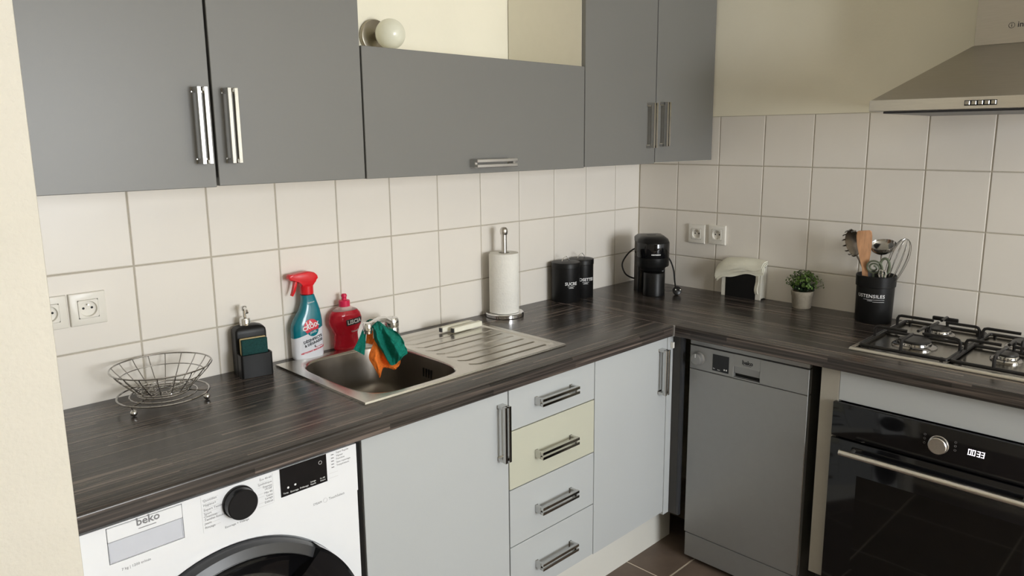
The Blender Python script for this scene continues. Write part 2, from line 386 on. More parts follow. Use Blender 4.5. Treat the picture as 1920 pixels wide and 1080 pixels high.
# ------------------------------------------------------------------ wall cabinets
YF = -.370
def wallcab(label, x0, x1, z0, z1, doors, name='wall_cabinet', hz=None):
    t = thing(name, label, 'cabinet', ((x0+x1)/2, -.18, z0))
    b = MB(); k = .018; yb, yf = -.001, YF+.0185
    b.box(x0, x0+k, yf, yb, z0, z1); b.box(x1-k, x1, yf, yb, z0, z1)
    b.box(x0+k, x1-k, yf, yb, z0, z0+k); b.box(x0+k, x1-k, yf, yb, z1-k, z1); b.box(x0+k, x1-k, yb-.006, yb, z0+k, z1-k)
    b.build('carcass', 'melamine', t, smooth=False)
    for (a, c, dz0, dz1, hx, hzz, ax) in doors:
        d = MB().box(a, c, YF, YF+.018, dz0, dz1, bev=.0012, seg=1).build('door', 'grey_dark', t)
        handle(d, (hx, hzz), ax, YF)
    return t
wallcab('grey double-door wall cabinet at the left end, over the fruit basket', -2.50, -1.708, 1.452, 2.17,
        [(-2.50, -2.1005, 1.450, 2.172, -2.130, 1.585, 'z'), (-2.0945, -1.7095, 1.452, 2.172, -2.0635, 1.585, 'z')])
wallcab('low grey wall cabinet with one wide lift-up flap, over the sink', -1.7065, -.8275, 1.453, 1.782,
        [(-1.7045, -.8285, 1.451, 1.788, -1.265, 1.481, 'x')])
wallcab('grey double-door wall cabinet in the corner, over the coffee machine', -.8255, -.001, 1.456, 2.17,
        [(-.8245, -.4145, 1.454, 2.172, -.458, 1.596, 'z'), (-.4095, -.004, 1.458, 2.172, -.374, 1.601, 'z')])

# ------------------------------------------------------------------ base cabinets
FY = -.600
def door(par, x0, x1, z0, z1, m, nm='door'):
    return MB().box(x0, x1, FY, FY+.018, z0, z1, bev=.001, seg=1).build(nm, m, par)
def carcass(par, x0, x1, z0, z1, m='melamine'):
    b = MB(); k = .016; yb, yf = -.03, FY+.0185
    b.box(x0, x0+k, yf, yb, z0, z1); b.box(x1-k, x1, yf, yb, z0, z1)
    b.box(x0+k, x1-k, yf, yb, z0, z0+k); b.box(x0+k, x1-k, yb-.006, yb, z0+k, z1)
    b.box(x0+k, x1-k, yf, yf+.016, z1-.05, z1)
    return b.build('carcass', m, par, smooth=False)
t = thing('base_cabinet', 'pale grey cabinet with one tall door, under the sink beside the washing machine', 'cabinet', (-1.66, -.3, .165))
carcass(t, -1.907, -1.4235, .172, .861)
MB().box(-1.9085, -1.9075, FY+.001, -.03, .172, .861).build('side_panel', 'dusk', t, smooth=False)  # thin dark sheet painting the shade of the gap beside the washer
d = door(t, -1.905, -1.4235, .186, .856, 'grey_light'); handle(d, (-1.455, .741), 'z', FY)
t = thing('drawer_cabinet', 'pale grey four-drawer base cabinet right of the sink door', 'cabinet', (-1.23, -.3, .165))
carcass(t, -1.4225, -1.0395, .172, .861)
for i, (za, zb, m, hz) in enumerate(((.731, .856, 'grey_light', .797), (.5515, .728, 'ivory', .6325), (.3705, .5485, 'grey_light', .4565), (.189, .3675, 'grey_light', .274))):
    d = MB().box(-1.4195, -1.0405, FY, FY+.018, za, zb, bev=.001, seg=1).build('drawer', m, t, label='ivory drawer front' if m == 'ivory' else None)
    handle(d, (-1.233, hz), 'x', FY)
t = thing('corner_cabinet', 'pale grey corner base cabinet with one door, left of the dishwasher', 'cabinet', (-.83, -.3, .165))
carcass(t, -1.0385, -.545, .172, .861)
d = door(t, -1.0375, -.636, .186, .856, 'grey_light'); handle(d, (-.678, .740), 'z', FY)
MB().box(-.632, -.5985, FY, FY+.018, .172, .861, bev=.001, seg=1).build('filler_panel', 'grey_light', t)
MB().box(-.597, -.580, -.630, FY+.017, .172, .861).build('return_panel', 'dusk', t, smooth=False)  # return panel coloured dark, painting in the shade under the worktop
MB().box(-.596, -.580, -.641, -.6305, .172, .861).build('edge_strip', 'greyrim', t, smooth=False)
MB().box(-.6165, -.6075, -.612, -.6005, .812, .834, bev=.001, seg=1).build('clip', 'whiteplastic', t)
tag(MB().box(-1.907, -.47, -.524, -.508, 0, .166).build('plinth', 'plinth', smooth=False), 'long pale plinth board along the floor under the sink-side cabinets', 'plinth')

# ------------------------------------------------------------------ washing machine
t = thing('washing_machine', 'white front-loading washing machine with black porthole door, at the left end under the worktop', 'washing machine', (-2.22, -.3, 0))
WF = -.605
MB().box(-2.519, -1.923, -.585, -.04, .012, .855, bev=.006).build('body', 'white', t)
DC = (-2.232, .436)
b = MB()     # front panel with a round opening for the door
n = 96; outer = []; inner = []; inner2 = []
for i in range(n):
    a = 2*pi*i/n; dx, dz = cos(a), sin(a)
    x0, x1, z0_, z1_ = -2.517, -1.925, .015, .7372
    tx = ((x1 if dx > 0 else x0)-DC[0])/dx if abs(dx) > 1e-9 else 9; tz = ((z1_ if dz > 0 else z0_)-DC[1])/dz if abs(dz) > 1e-9 else 9
    k = min(tx, tz); R = .2875
    outer.append((DC[0]+dx*k, WF+.001, DC[1]+dz*k)); inner.append((DC[0]+dx*min(R, k*.999), WF+.001, DC[1]+dz*min(R, k*.999)))
    inner2.append((DC[0]+dx*min(R-.012, k*.99), WF+.018, DC[1]+dz*min(R-.012, k*.99)))
for cx, cz in ((-2.517, .015), (-2.517, .7372), (-1.925, .015), (-1.925, .7372)):
    j = min(range(n), key=lambda i: (outer[i][0]-cx)**2+(outer[i][2]-cz)**2); outer[j] = (cx, WF+.001, cz)
b.loft([[(x, -.585, z) for x, y, z in outer], outer, inner, inner2], cap=False); b.build('front_panel', 'white', t, ang=50)
# control fascia with the recess of the detergent drawer
b = MB(); dx0, dx1, dz0, dz1 = -2.460, -2.323, .778, .851
b.box(-2.517, dx0, WF-.003, -.586, .738, .854); b.box(dx1, -1.925, WF-.003, -.586, .738, .854)
b.box(dx0, dx1, WF-.003, -.586, .738, dz0); b.box(dx0, dx1, WF-.003, -.586, dz1, .854)
b.build('control_panel', 'white', t)
b = MB(); x0, x1 = dx0+.001, dx1-.001
b.box(x0, x1, WF-.0045, WF+.012, .822, dz1-.001, bev=.001, seg=1)                # upper flap
def P(u0, u1, v0, v1, y): return [(u0, y, v0), (u1, y, v0), (u1, y, v1), (u0, y, v1)]
dr = b.build('detergent_drawer', 'white', t, ang=30)
b = MB(); b.loft([P(x0, x1, dz0+.001, .8215, WF-.0032), P(x0+.002, x1-.002, dz0+.003, .8212, WF-.0042), P(x0+.004, x1-.009, dz0+.013, .8210, WF+.008), P(x0+.006, x1-.012, dz0+.0145, .8208, WF+.012)])
b.build('grip_pocket', 'pocket', dr, ang=30)
MB().text('beko', .0215, my(-2.4085, .8375, WF-.0047), bold=.0004).box(-2.405, -2.373, WF-.0052, WF-.0046, .8305, .8318, rot=Matrix.Rotation(0, 3, 'Y')).build('logo', 'greyprint', dr, smooth=False, kind='stuff')
KC = (-2.211, .8145)
b = MB().lathe([(.0345, WF-.003), (.0345, WF-.008), (.0325, WF-.010), (.0320, WF-.026), (.030, WF-.028), (0, WF-.0275)], (KC[0], 0, KC[1]), 48, 'y')
kb = b.build('programme_knob', 'blacksatin', t, ang=40)
ds = MB().box(-2.117, -2.004, WF-.0042, WF-.0031, .788, .8535).build('display', 'blackgloss', t, smooth=False)
b = MB(); YT = WF-.0043
for s_, x, z, sz in (('Temp.', -2.112, .7935, .005), ('Essorage', -2.0955, .7925, .0056), ('Prélavage', -2.0725, .7928, .0056), ('Lavage', -2.0465, .7985, .005), ('Rapide', -2.0465, .7925, .005), ('Fin diff.', -2.0225, .7985, .0045), ('Départ', -2.022, .7930, .0045)):
    b.text(s_, sz, my(x, z, YT))
for x, z in ((-2.100, .806), (-2.083, .8075)): b.lathe([(.0025, YT-.0004), (0, YT-.0005)], (x, 0, z), 12, 'y')
b.tube([(-2.020+.004*cos(a), YT-.0003, .838+.004*sin(a)) for a in [i*pi/6 for i in range(12)]], .0004, 4, True)
b.build('display_lettering', 'whiteprint', ds, smooth=False, kind='stuff')
b = MB(); YT = WF-.0031
L1 = ['Quotidien', 'Hygiène+', 'Expert Textiles', 'Sport', 'Chemises', 'Textiles foncés', 'Jeans', 'Rinçage']; zz = [.838, .828, .818, .8095, .8030, .7965, .7890, .7800]
for s_, z in zip(L1, zz): b.text(s_, .0068, my(-2.2825, z, YT))
for s_, z in zip(['Éco 40-60', 'Synthétique', 'Express', "14'/28'", 'Mix 40', 'Laine', 'Lavage', 'Délicat'], [.842, .8315, .8235, .8175, .8095, .802, .796, .788]): b.text(s_, .0066, my(-2.1355, z, YT), align='RIGHT')
b.text('Essorage + Vidange', .0066, my(-2.243, .7655, YT))
for s_, z in zip(['Super Rapide', 'Vapeur', 'Fonction', 'Sans repassage', 'Température'], [.8465, .8385, .831, .823, .8155]): b.text(s_, .0062, my(-1.9785, z, YT))
b.text('7 kg | 1200 tr/min', .0072, my(-2.441, .7585, YT)); b.text('TouchSelect', .0082, my(-2.003, .741, YT)); b.text('STEAM', .0072, my(-2.0425, .7405, YT))
b.build('small_print', 'greyprint', t, smooth=False, kind='stuff')
b = MB()
for z in (.8445, .8355, .8265, .817, .808, .7995, .792, .784): b.box(-2.2845, -2.252+.003*random.random(), YT-.0002, YT, z-.0022, z-.0017)
for z in (.8385, .828, .8135, .8065, .7925, .7845): b.box(-2.168, -2.1345, YT-.0002, YT, z-.0012, z-.0007)
b.box(-2.2865, -2.2860, YT-.0002, YT, .772, .850); b.box(-2.1335, -2.1330, YT-.0002, YT, .785, .850)
for x0, x1, z in ((-1.9985, -1.9755, .8025), (-1.9985, -1.9755, .7915)): b.box(x0, x1, YT-.0002, YT, z, z+.0005)
b.tube([(-2.0120+.0052*cos(a), YT-.0002, .7435+.0052*sin(a)) for a in [i*pi/8 for i in range(16)]], .0004, 4, True)
b.build('rule_lines', 'paleprint', t, smooth=False, kind='stuff')
b = MB()
for z in (.8455, .8375, .830, .8225, .815): b.box(-1.9915, -1.9845, YT-.0003, YT, z, z+.0014)
b.build('indicator_marks', 'blackprint', t, smooth=False, kind='stuff')
# door
c3 = (DC[0], 0, DC[1])
dr = MB().lathe([(.277, WF+.016), (.283, WF+.004), (.284, WF-.014), (.280, WF-.026), (.262, WF-.034), (.259, WF-.033)], c3, 96, 'y').build('porthole_door', 'greyrim', t, ang=30)
MB().lathe([(.2605, WF-.0335), (.2602, WF-.0350), (.2592, WF-.0335)], c3, 96, 'y').build('trim_ring', 'chrome', dr)
MB().lathe([(.2590, WF-.0332), (.252, WF-.026), (.232, WF-.010), (.200, WF+.002), (.190, WF+.004), (.186, WF-.004), (.182, WF-.008)], c3, 96, 'y').build('inner_rim', 'blackgloss', dr, ang=50)
MB().lathe([(.1825, WF-.006), (.170, WF-.020), (.130, WF-.030), (.07, WF-.036), (0, WF-.038)], c3, 64, 'y').build('porthole_glass', 'blackglass', dr)
MB().lathe([(.188, WF+.002), (.1865, WF-.010), (.1820, WF-.011), (.1815, WF-.004)], c3, 96, 'y').build('glass_ring', 'chrome', dr)
a0, a1 = radians(-50), radians(51)
MB().lathe([(.2865, WF-.004), (.2868, WF-.040), (.280, WF-.046), (.225, WF-.036), (.196, WF-.022), (.196, WF-.004)], c3, 40, 'y', a0, a1).build('door_grip', 'blackgloss', dr, ang=40)

# ------------------------------------------------------------------ dishwasher
t = thing('dishwasher', 'slim silver freestanding dishwasher between the corner and the oven', 'dishwasher', (-.3, -.883, 0))
DX = -.590; ya, yb = -1.099, -.666
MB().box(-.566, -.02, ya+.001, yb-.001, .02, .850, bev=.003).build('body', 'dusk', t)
MB().box(DX, -.567, ya, yb, .836, .856, bev=.002).build('top_lid', 'inox', t)
b = MB(); py0, py1, pz0, pz1 = -.933, -.837, .752, .790
b.box(DX, -.567, ya, py0, .748, .832, bev=.001, seg=1); b.box(DX, -.567, py1, yb, .748, .832, bev=.001, seg=1)
b.box(DX, -.567, py0, py1, .748, pz0); b.box(DX, -.567, py0, py1, pz1, .832); b.box(DX+.017, -.566, py0, py1, pz0, pz1)
cp = b.build('control_panel', 'inox', t)
MB().box(DX+.0005, DX+.003, py0+.001, py1-.001, pz0+.012, pz1, rot=Matrix.Rotation(radians(-14), 3, 'Y'), piv=(DX, 0, pz1)).build('grip_lip', 'inox', cp, smooth=False)
MB().box(DX+.0150, DX+.0168, py0, py1, pz0, pz0+.012).build('grip_recess', 'blackmatt', cp, smooth=False)  # black strip painting the shade at the bottom of the grip
MB().box(DX-.0008, DX+.003, ya-.0012, ya+.0006, .118, .832).build('edge_trim', 'chrome', t, smooth=False)  # thin chrome strip added as the bright highlight along the edge
MB().box(DX, -.567, ya, yb, .118, .7455, bev=.0015, seg=1).build('door', 'inox', t)
MB().box(DX+.004, -.567, ya+.001, yb-.001, .022, .1135, bev=.0015, seg=1).build('kickplate', 'inox', t)
b = MB().lathe([(.0255, DX), (.0255, DX-.003), (.0215, DX-.006), (.0205, DX-.019), (.018, DX-.021), (0, DX-.021)], (0, -.700, .7885), 40, 'x')
kn = b.build('programme_knob', 'inox', cp)
MB().box(DX-.0222, DX-.020, -.7008, -.6990, .795, .808).build('pointer', 'whiteprint', kn, smooth=False)
ds = MB().box(DX-.0012, DX-.0001, -.819, -.757, .7575, .816).build('display', 'blackgloss', cp, smooth=False)
b = MB(); b.text('Éco', .005, mx(-.760, .764, DX-.0013)); b.text('Start', .005, mx(-.777, .762, DX-.0013))
for y, z in ((-.803, .765), (-.811, .765)): b.box(DX-.0016, DX-.0012, y-.0022, y+.0022, z, z+.005)
b.build('display_lettering', 'whiteprint', ds, smooth=False, kind='stuff')
MB().text('beko', .0195, mx(-.868, .803, DX-.0002), bold=.0008).box(DX-.0006, DX-.0001, -.901, -.872, .7985, .7998).build('logo', 'blackprint', cp, smooth=False, kind='stuff')

# ------------------------------------------------------------------ oven housing, oven
t = thing('oven_housing', 'tall-sided base cabinet with taupe filler and pale grey rail around the oven', 'cabinet', (-.3, -1.47, .1))
b = MB(); b.box(-.578, -.03, -1.166, -1.150, .166, .861); b.box(-.578, -.03, -1.815, -1.799, .166, .861); b.box(-.578, -.03, -1.799, -1.166, .166, .182)
b.build('carcass', 'melamine', t, smooth=False)
MB().box(-.600, -.580, -1.198, -1.141, .166, .861, bev=.001, seg=1).build('filler_panel', 'taupe', t)
MB().box(-.600, -.580, -1.860, -1.199, .7625, .861, bev=.001, seg=1).build('top_rail', 'grey_light', t)
MB().box(-.545, -.53, -1.86, -1.141, 0, .163).build('plinth_board', 'shadowgap', t, smooth=False)
t = thing('oven', 'black glass built-in oven with a steel bar handle and lit clock', 'oven', (-.3, -1.49, .19))
OX = -.619; oa, ob_ = -1.786, -1.1905
MB().box(-.578, -.08, oa+.03, ob_-.0, .19, .745).build('body', 'blackmatt', t, smooth=False)
cp = MB().box(OX, -.601, oa, ob_, .6535, .7605, bev=.002).build('control_panel', 'blackgloss', t)
dr = MB().box(OX, -.601, oa, ob_, .160, .6475, bev=.002).build('door', 'blackgloss', t)
MB().box(OX-.0006, OX, oa+.075, ob_-.085, .24, .545).build('window', 'blackglass', dr, smooth=False)
b = MB(); hy0, hy1, hz, hx = -1.735, -1.2335, .6215, -.6585
b.tube([(hx, hy1, hz), (hx, hy0, hz)], .0088, 20)
for y in (-1.262, -1.705): b.tube([(hx+.004, y, hz), (OX, y, hz)], .006, 12)
b.build('handle', 'bandsteel', dr)
b = MB().lathe([(.026, OX), (.026, OX-.002), (.0245, OX-.003), (.0240, OX-.016), (.022, OX-.018), (0, OX-.0175)], (0, -1.489, .7085), 40, 'x')
b.build('control_knob', 'brushed', cp)
# seven segment clock
b = MB()
SEG = {'0': 'abcdef', '3': 'abgcd'}
def seg7(ch, yl, zb, w_, h_):
    th = .0019; X0, X1 = OX-.0005, OX-.0001; sl = .0012
    def q(u0, u1, v0, v1):
        P4 = [(u0, v0), (u1, v0), (u1, v1), (u0, v1)]
        b.loft([[(X1, yl-(u+sl*v/h_*1.0), zb+v) for u, v in P4], [(X0, yl-(u+sl*v/h_), zb+v) for u, v in P4]])
    d_ = dict(a=(0, w_, h_-th, h_), g=(0, w_, h_/2-th/2, h_/2+th/2), d=(0, w_, 0, th), f=(0, th, h_/2, h_), e=(0, th, 0, h_/2), b=(w_-th, w_, h_/2, h_), c=(w_-th, w_, 0, h_/2))
    for k in SEG[ch]: q(*d_[k])
for ch, y in zip('0033', (-1.5610, -1.5710, -1.5825, -1.5925)): seg7(ch, y, .7015, .0078, .0165)
b.build('clock_digits', 'screen', cp, smooth=False)
b = MB()
for y, z in ((-1.452, .729), (-1.452, .717), (-1.452, .704), (-1.530, .727), (-1.530, .716), (-1.530, .704)):
    b.tube([(OX-.0002, y+.0028*cos(a), z+.0028*sin(a)) for a in [i*pi/4 for i in range(8)]], .0004, 4, True)
b.build('button_symbols', 'greyprint', cp, smooth=False, kind='stuff')

# ------------------------------------------------------------------ sink
t = thing('kitchen_sink', 'stainless steel inset sink with square bowl and ribbed drainer', 'sink', (-1.46, -.28, .90))
x0, x1, y0, y1 = -1.833, -1.081, -.512, -.047; xm = -1.452; zt = .9055
bc = (-1.632, -.283); hx_, hy_, n = .163, .203, 72
def se(a, hx, hy, p): 
    c, s_ = cos(a), sin(a); return (abs(c)**(2/p)*hx*(1 if c >= 0 else -1), abs(s_)**(2/p)*hy*(1 if s_ >= 0 else -1))
loops = []; per = []
for i in range(n):
    a = 2*pi*i/n+1e-4; u, v = se(a, hx_, hy_, 4.2); d = max(abs(u)/1, 1e-9)
    X, Y = bc[0]+u, bc[1]+v
    tx = ((xm if u > 0 else x0)-bc[0])/u if abs(u) > 1e-6 else 99; ty = ((y1 if v > 0 else y0)-bc[1])/v if abs(v) > 1e-6 else 99
    k = min(tx, ty); per.append((bc[0]+u*k, bc[1]+v*k))
# snap the nearest perimeter points to the rectangle's corners
for cx, cy in ((x0, y0), (x0, y1), (xm, y0), (xm, y1)):
    j = min(range(n), key=lambda i: (per[i][0]-cx)**2+(per[i][1]-cy)**2); per[j] = (cx, cy)
def el(dx, z, p, sx=0, sy=0): return [(bc[0]+sx+se(2*pi*i/n+1e-4, hx_+dx, hy_+dx, p)[0], bc[1]+sy+se(2*pi*i/n+1e-4, hx_+dx, hy_+dx, p)[1], z) for i in range(n)]
b = MB()
b.loft([[(x, y, zt) for x, y in per], el(.012, zt, 4.4), el(.007, zt-.0005, 4.3), el(.003, zt-.003, 4.2), el(0, zt-.008, 4.2)], cap=False)
bb = MB(); bb.loft([el(0, zt-.008, 4.2), el(-.006, .86, 4.0), el(-.012, .79, 3.9), el(-.020, .762, 3.7), el(-.034, .752, 3.5), el(-.08, .747, 3.0), el(-.13, .744, 2.4)], cap=False)
bb.build('bowl', 'bowlsteel', t, ang=50)
# drainer as a fine height field
nx, ny = 190, 120; P_ = []
def dra(x, y):
    u0, u1, v0, v1, r = -1.444, -1.100, -.492, -.078, .035
    qx = max(u0+r-x, x-(u1-r), 0); qy = max(v0+r-y, y-(v1-r), 0); dd = r-sqrt(qx*qx+qy*qy)
    dep = -.0035*max(0, min(1, dd/.007))
    for k in range(8):
        gy = -.108-.0512*k; e0 = -1.432; e1 = -1.123-.0*k
        yy = gy
        if x < -1.408: yy = gy+.020*((-1.408-x)/.024)**1.5       # ribs hook back at their left ends
        if e0 < x < e1 and dd > .004:
            dy = abs(y-yy); w_ = .0052
            if dy < w_: dep += -.0030*(cos(dy/w_*pi)+1)/2
            elif dy < 2.4*w_: dep += .0007*sin((dy-w_)/(1.4*w_)*pi)
    return zt+dep
for i in range(nx+1):
    x = xm+(x1-xm)*i/nx; P_.append([(x, y0+(y1-y0)*j/ny, dra(x, y0+(y1-y0)*j/ny)) for j in range(ny+1)])
b.grid(P_)
zb = .9003
for A, B in (((x0, y0), (x1, y0)), ((x1, y0), (x1, y1)), ((x1, y1), (x0, y1)), ((x0, y1), (x0, y0))):
    b.grid([[(A[0], A[1], zt), (B[0], B[1], zt)], [(A[0]+(A[0]-bc[0])*.004, A[1]+(A[1]-bc[1])*.004, zb), (B[0]+(B[0]-bc[0])*.004, B[1]+(B[1]-bc[1])*.004, zb)]])
b.build('rim_and_drainer', 'sinksteel', t, ang=40)
MB().lathe([(.038, .7455), (.036, .7475), (.028, .7470), (.026, .744), (0, .743)], (bc[0], bc[1], 0), 32).build('drain', 'chrome', t)
b = MB()
for k in range(4): b.box(-1.4775, -1.4745, -.325+.0125*k, -.318+.0125*k, .838, .866, bev=.001, seg=1)
b.build('overflow_slots', 'blackmatt', t, kind='stuff')

# mixer tap
t = thing('mixer_tap', 'chrome mixer tap with a swivel spout, standing behind the sink bowl', 'tap', (-1.462, -.105, zt))
MB().lathe([(.027, zt), (.027, zt+.006), (.0235, zt+.009), (.0235, zt+.055), (.0225, zt+.057), (.0235, zt+.060), (.0240, zt+.078), (.020, zt+.086), (.010, zt+.089), (0, zt+.0895)], (-1.462, -.105, 0), 32).build('body', 'chrome', t)
MB().tube([(-1.472, -.116, zt+.070), (-1.488, -.132, zt+.074), (-1.497, -.141, zt+.078)], .006, 12).build('lever', 'chrome', t)
sp = [(-1.470, -.116, .962), (-1.492, -.138, .990), (-1.53, -.165, 1.008), (-1.57, -.192, 1.016), (-1.605, -.216, 1.017), (-1.628, -.232, 1.014), (-1.636, -.238, 1.010)]
MB().tube(sp, .0098, 16).build('spout', 'chrome', t)
MB().lathe([(.0125, 1.027), (.0135, 1.025), (.0135, 1.007), (.0115, 1.005), (.0115, .998), (0, .998)], (-1.640, -.241, 0), 24).lathe([(.0125, 1.027), (.011, 1.0295), (0, 1.030)], (-1.640, -.241, 0), 24).build('aerator', 'chrome', t)

# ------------------------------------------------------------------ cloths over the spout
def smoothstep(t_): t_ = max(0, min(1, t_)); return t_*t_*(3-2*t_)
def interp(rows, nu, nv):
    """Catmull-Rom through a table of control points"""
    def cr(p, t_):
        n_ = len(p)-1; x = t_*n_; i = min(int(x), n_-1); f = x-i
        a, b_, c, d = p[max(i-1, 0)], p[i], p[i+1], p[min(i+2, n_)]
        return [.5*((2*b_[k])+(-a[k]+c[k])*f+(2*a[k]-5*b_[k]+4*c[k]-d[k])*f*f+(-a[k]+3*b_[k]-3*c[k]+d[k])*f**3) for k in range(3)]
    out = []
    for i in range(nu+1):
        col = [cr(r, i/nu) for r in rows]
        out.append([cr(col, j/nv) for j in range(nv+1)])
    return out
# measured drape points (metres); the green cloth lies over the spout and falls forward over the bowl
GREEN_FOLD = [
  [(-1.5873,-0.1830,1.0054), (-1.5810,-0.1902,1.0022), (-1.5719,-0.2015,0.9942), (-1.5622,-0.2143,0.9831), (-1.5550,-0.2310,0.9748)],
  [(-1.6020,-0.1997,1.0233), (-1.5963,-0.2062,1.0258), (-1.5840,-0.2207,1.0179), (-1.5694,-0.2396,1.0021), (-1.5575,-0.2600,0.9921)],
  [(-1.6102,-0.2227,1.0084), (-1.6167,-0.2486,1.0061), (-1.5933,-0.2490,0.9953), (-1.5873,-0.2883,0.9900), (-1.5588,-0.2952,0.9744)],
  [(-1.6120,-0.2287,0.9790), (-1.6180,-0.2616,0.9734), (-1.5882,-0.2505,0.9653), (-1.5886,-0.3017,0.9671), (-1.5563,-0.3062,0.9533)],
  [(-1.6081,-0.2351,0.9583), (-1.6124,-0.2679,0.9493), (-1.5867,-0.2598,0.9358), (-1.5875,-0.3065,0.9421), (-1.5538,-0.3124,0.9394)],
  [(-1.5988,-0.2632,0.9310), (-1.6018,-0.2824,0.9128), (-1.5898,-0.2832,0.9006), (-1.5796,-0.3017,0.9136), (-1.5548,-0.3106,0.9311)],
]
GREEN_FLAP = [
  [(-1.5995,-0.1702,1.0071), (-1.5926,-0.1769,1.0086)],
  [(-1.6168,-0.1814,0.9975), (-1.6087,-0.1891,0.9990)],
  [(-1.6328,-0.1874,0.9787), (-1.6210,-0.2002,0.9755)],
  [(-1.6459,-0.1858,0.9565), (-1.6270,-0.2042,0.9480)],
  [(-1.6541,-0.1815,0.9410), (-1.6326,-0.2051,0.9232)],
]
ORANGE_FOLD = [
  [(-1.6028,-0.2234,0.9795), (-1.5956,-0.2367,0.9675), (-1.5826,-0.2410,0.9460), (-1.5767,-0.2665,0.9269), (-1.5622,-0.2811,0.9268)],
  [(-1.6171,-0.2291,0.9574), (-1.6130,-0.2471,0.9486), (-1.5995,-0.2480,0.9313), (-1.5853,-0.2566,0.9202), (-1.5651,-0.2897,0.9160)],
  [(-1.6324,-0.2285,0.9230), (-1.6258,-0.2529,0.9217), (-1.5979,-0.2440,0.9088), (-1.5902,-0.2706,0.9029), (-1.5678,-0.2911,0.9006)],
  [(-1.6268,-0.2415,0.8951), (-1.6229,-0.2603,0.8934), (-1.6015,-0.2535,0.8919), (-1.5908,-0.2760,0.8911), (-1.5740,-0.2899,0.8919)],
  [(-1.6197,-0.2591,0.8663), (-1.6188,-0.2631,0.8653), (-1.6007,-0.2576,0.8902), (-1.5849,-0.2807,0.8850), (-1.5793,-0.2862,0.8858)],
]
ORANGE_STRIP = [
  [(-1.6130,-0.1951,0.9926), (-1.6018,-0.2092,0.9930)],
  [(-1.6156,-0.1946,0.9734), (-1.6048,-0.2119,0.9712)],
  [(-1.6191,-0.1957,0.9562), (-1.6085,-0.2131,0.9525)],
]
NV = Vector((-.68, -.72, .1))
def drape(b, rows, nu=50, nv=50, amp=.0014, seed=1, th=.0016):
    P0 = interp(rows, nu, nv); rnd = random.Random(seed); ph = [rnd.random()*6 for _ in range(6)]; out = []
    for i, r in enumerate(P0):
        o_ = []
        for j, p in enumerate(r):
            u, v = i/nu, j/nv
            d = amp*smoothstep(v*5)*smoothstep(u*5)*(sin(10*u+ph[0]+3*v)+.8*(1-2*abs(sin(7*u-3*v+ph[1])))+.5*sin(14*v+ph[2]+4*u)+.25*sin(41*u+23*v)+.2*sin(37*v-19*u+ph[3]))
            o_.append((p[0]+NV.x*d, p[1]+NV.y*d, p[2]+.5*d))
        out.append(o_)
    return b.grid(out, thick=th)
b = MB(); drape(b, GREEN_FOLD, 80, 80, seed=3, amp=.0058); drape(b, GREEN_FLAP, 12, 30, seed=5, amp=.0010)
drape(b, [[GREEN_FLAP[0][0], GREEN_FLAP[0][1]], [(-1.607, -.186, 1.020), (-1.600, -.190, 1.024)], [GREEN_FOLD[1][0], GREEN_FOLD[1][1]]], 8, 10, seed=2, amp=.0004)
g = b.build('green_cloth', 'greencloth', ang=60)
tag(g, 'green microfibre cloth draped over the tap spout', 'cloth')
b = MB(); drape(b, ORANGE_FOLD, 60, 60, seed=8, amp=.0020, th=.0014); drape(b, ORANGE_STRIP, 10, 20, seed=9, amp=.0005, th=.0012)
drape(b, [[ORANGE_STRIP[2][0], ORANGE_STRIP[2][1]], [(-1.606, -.212, .968), (-1.600, -.222, .972)], [ORANGE_FOLD[0][0], ORANGE_FOLD[0][1]]], 8, 8, seed=2, amp=.0002, th=.0012)
g = b.build('orange_cloth', 'orangecloth', ang=60)
tag(g, 'orange cloth hanging in points under the green cloth on the tap', 'cloth')

# ------------------------------------------------------------------ gas hob
t = thing('gas_hob', 'stainless steel gas hob with black pan supports, set into the right worktop', 'hob', (-.27, -1.47, .90))
x0, x1, y0, y1 = -.512, -.035, -1.766, -1.186
b = MB()
def rr(e, z): return [(x0+e, y0+e, z), (x1-e, y0+e, z), (x1-e, y1-e, z), (x0+e, y1-e, z)]
b.loft([rr(0, .9003), rr(0, .905), rr(.003, .909), rr(.016, .909), rr(.022, .9055)])
b.build('top_plate', 'hobsteel', t, ang=30)
b = MB(); b.loft([rr(0, .9004), rr(-.0012, .9012), rr(-.0012, .9052), rr(.001, .9092), rr(.012, .9094), rr(.013, .9088)], cap=False); b.build('edge_trim', 'bandsteel', t, ang=30)
BR = [(-.355, -1.325, .040), (-.150, -1.335, .030), (-.335, -1.570, .026), (-.150, -1.590, .040)]
for (bx_, by_, r) in BR:
    bu = MB().lathe([(r*1.62, .9058), (r*1.62, .909), (r*1.50, .9125), (r*1.22, .914), (r*1.18, .920), (r*1.12, .922), (0, .922)], (bx_, by_, 0), 40).build('burner', 'wire', t)
    MB().lathe([(r*1.14, .9225), (r*1.16, .925), (r*1.10, .9285), (r*.5, .9295), (0, .9295)], (bx_, by_, 0), 40).build('burner_cap', 'castblack', bu)
    b = MB()
    for k in range(20):
        a = 2*pi*k/20; b.box(bx_+r*1.16, bx_+r*1.215, by_-.0012, by_+.0012, .9145, .9195, rot=Matrix.Rotation(a, 3, 'Z'), piv=(bx_, by_, 0))
    b.build('flame_slots', 'castblack', bu, smooth=False, kind='stuff')
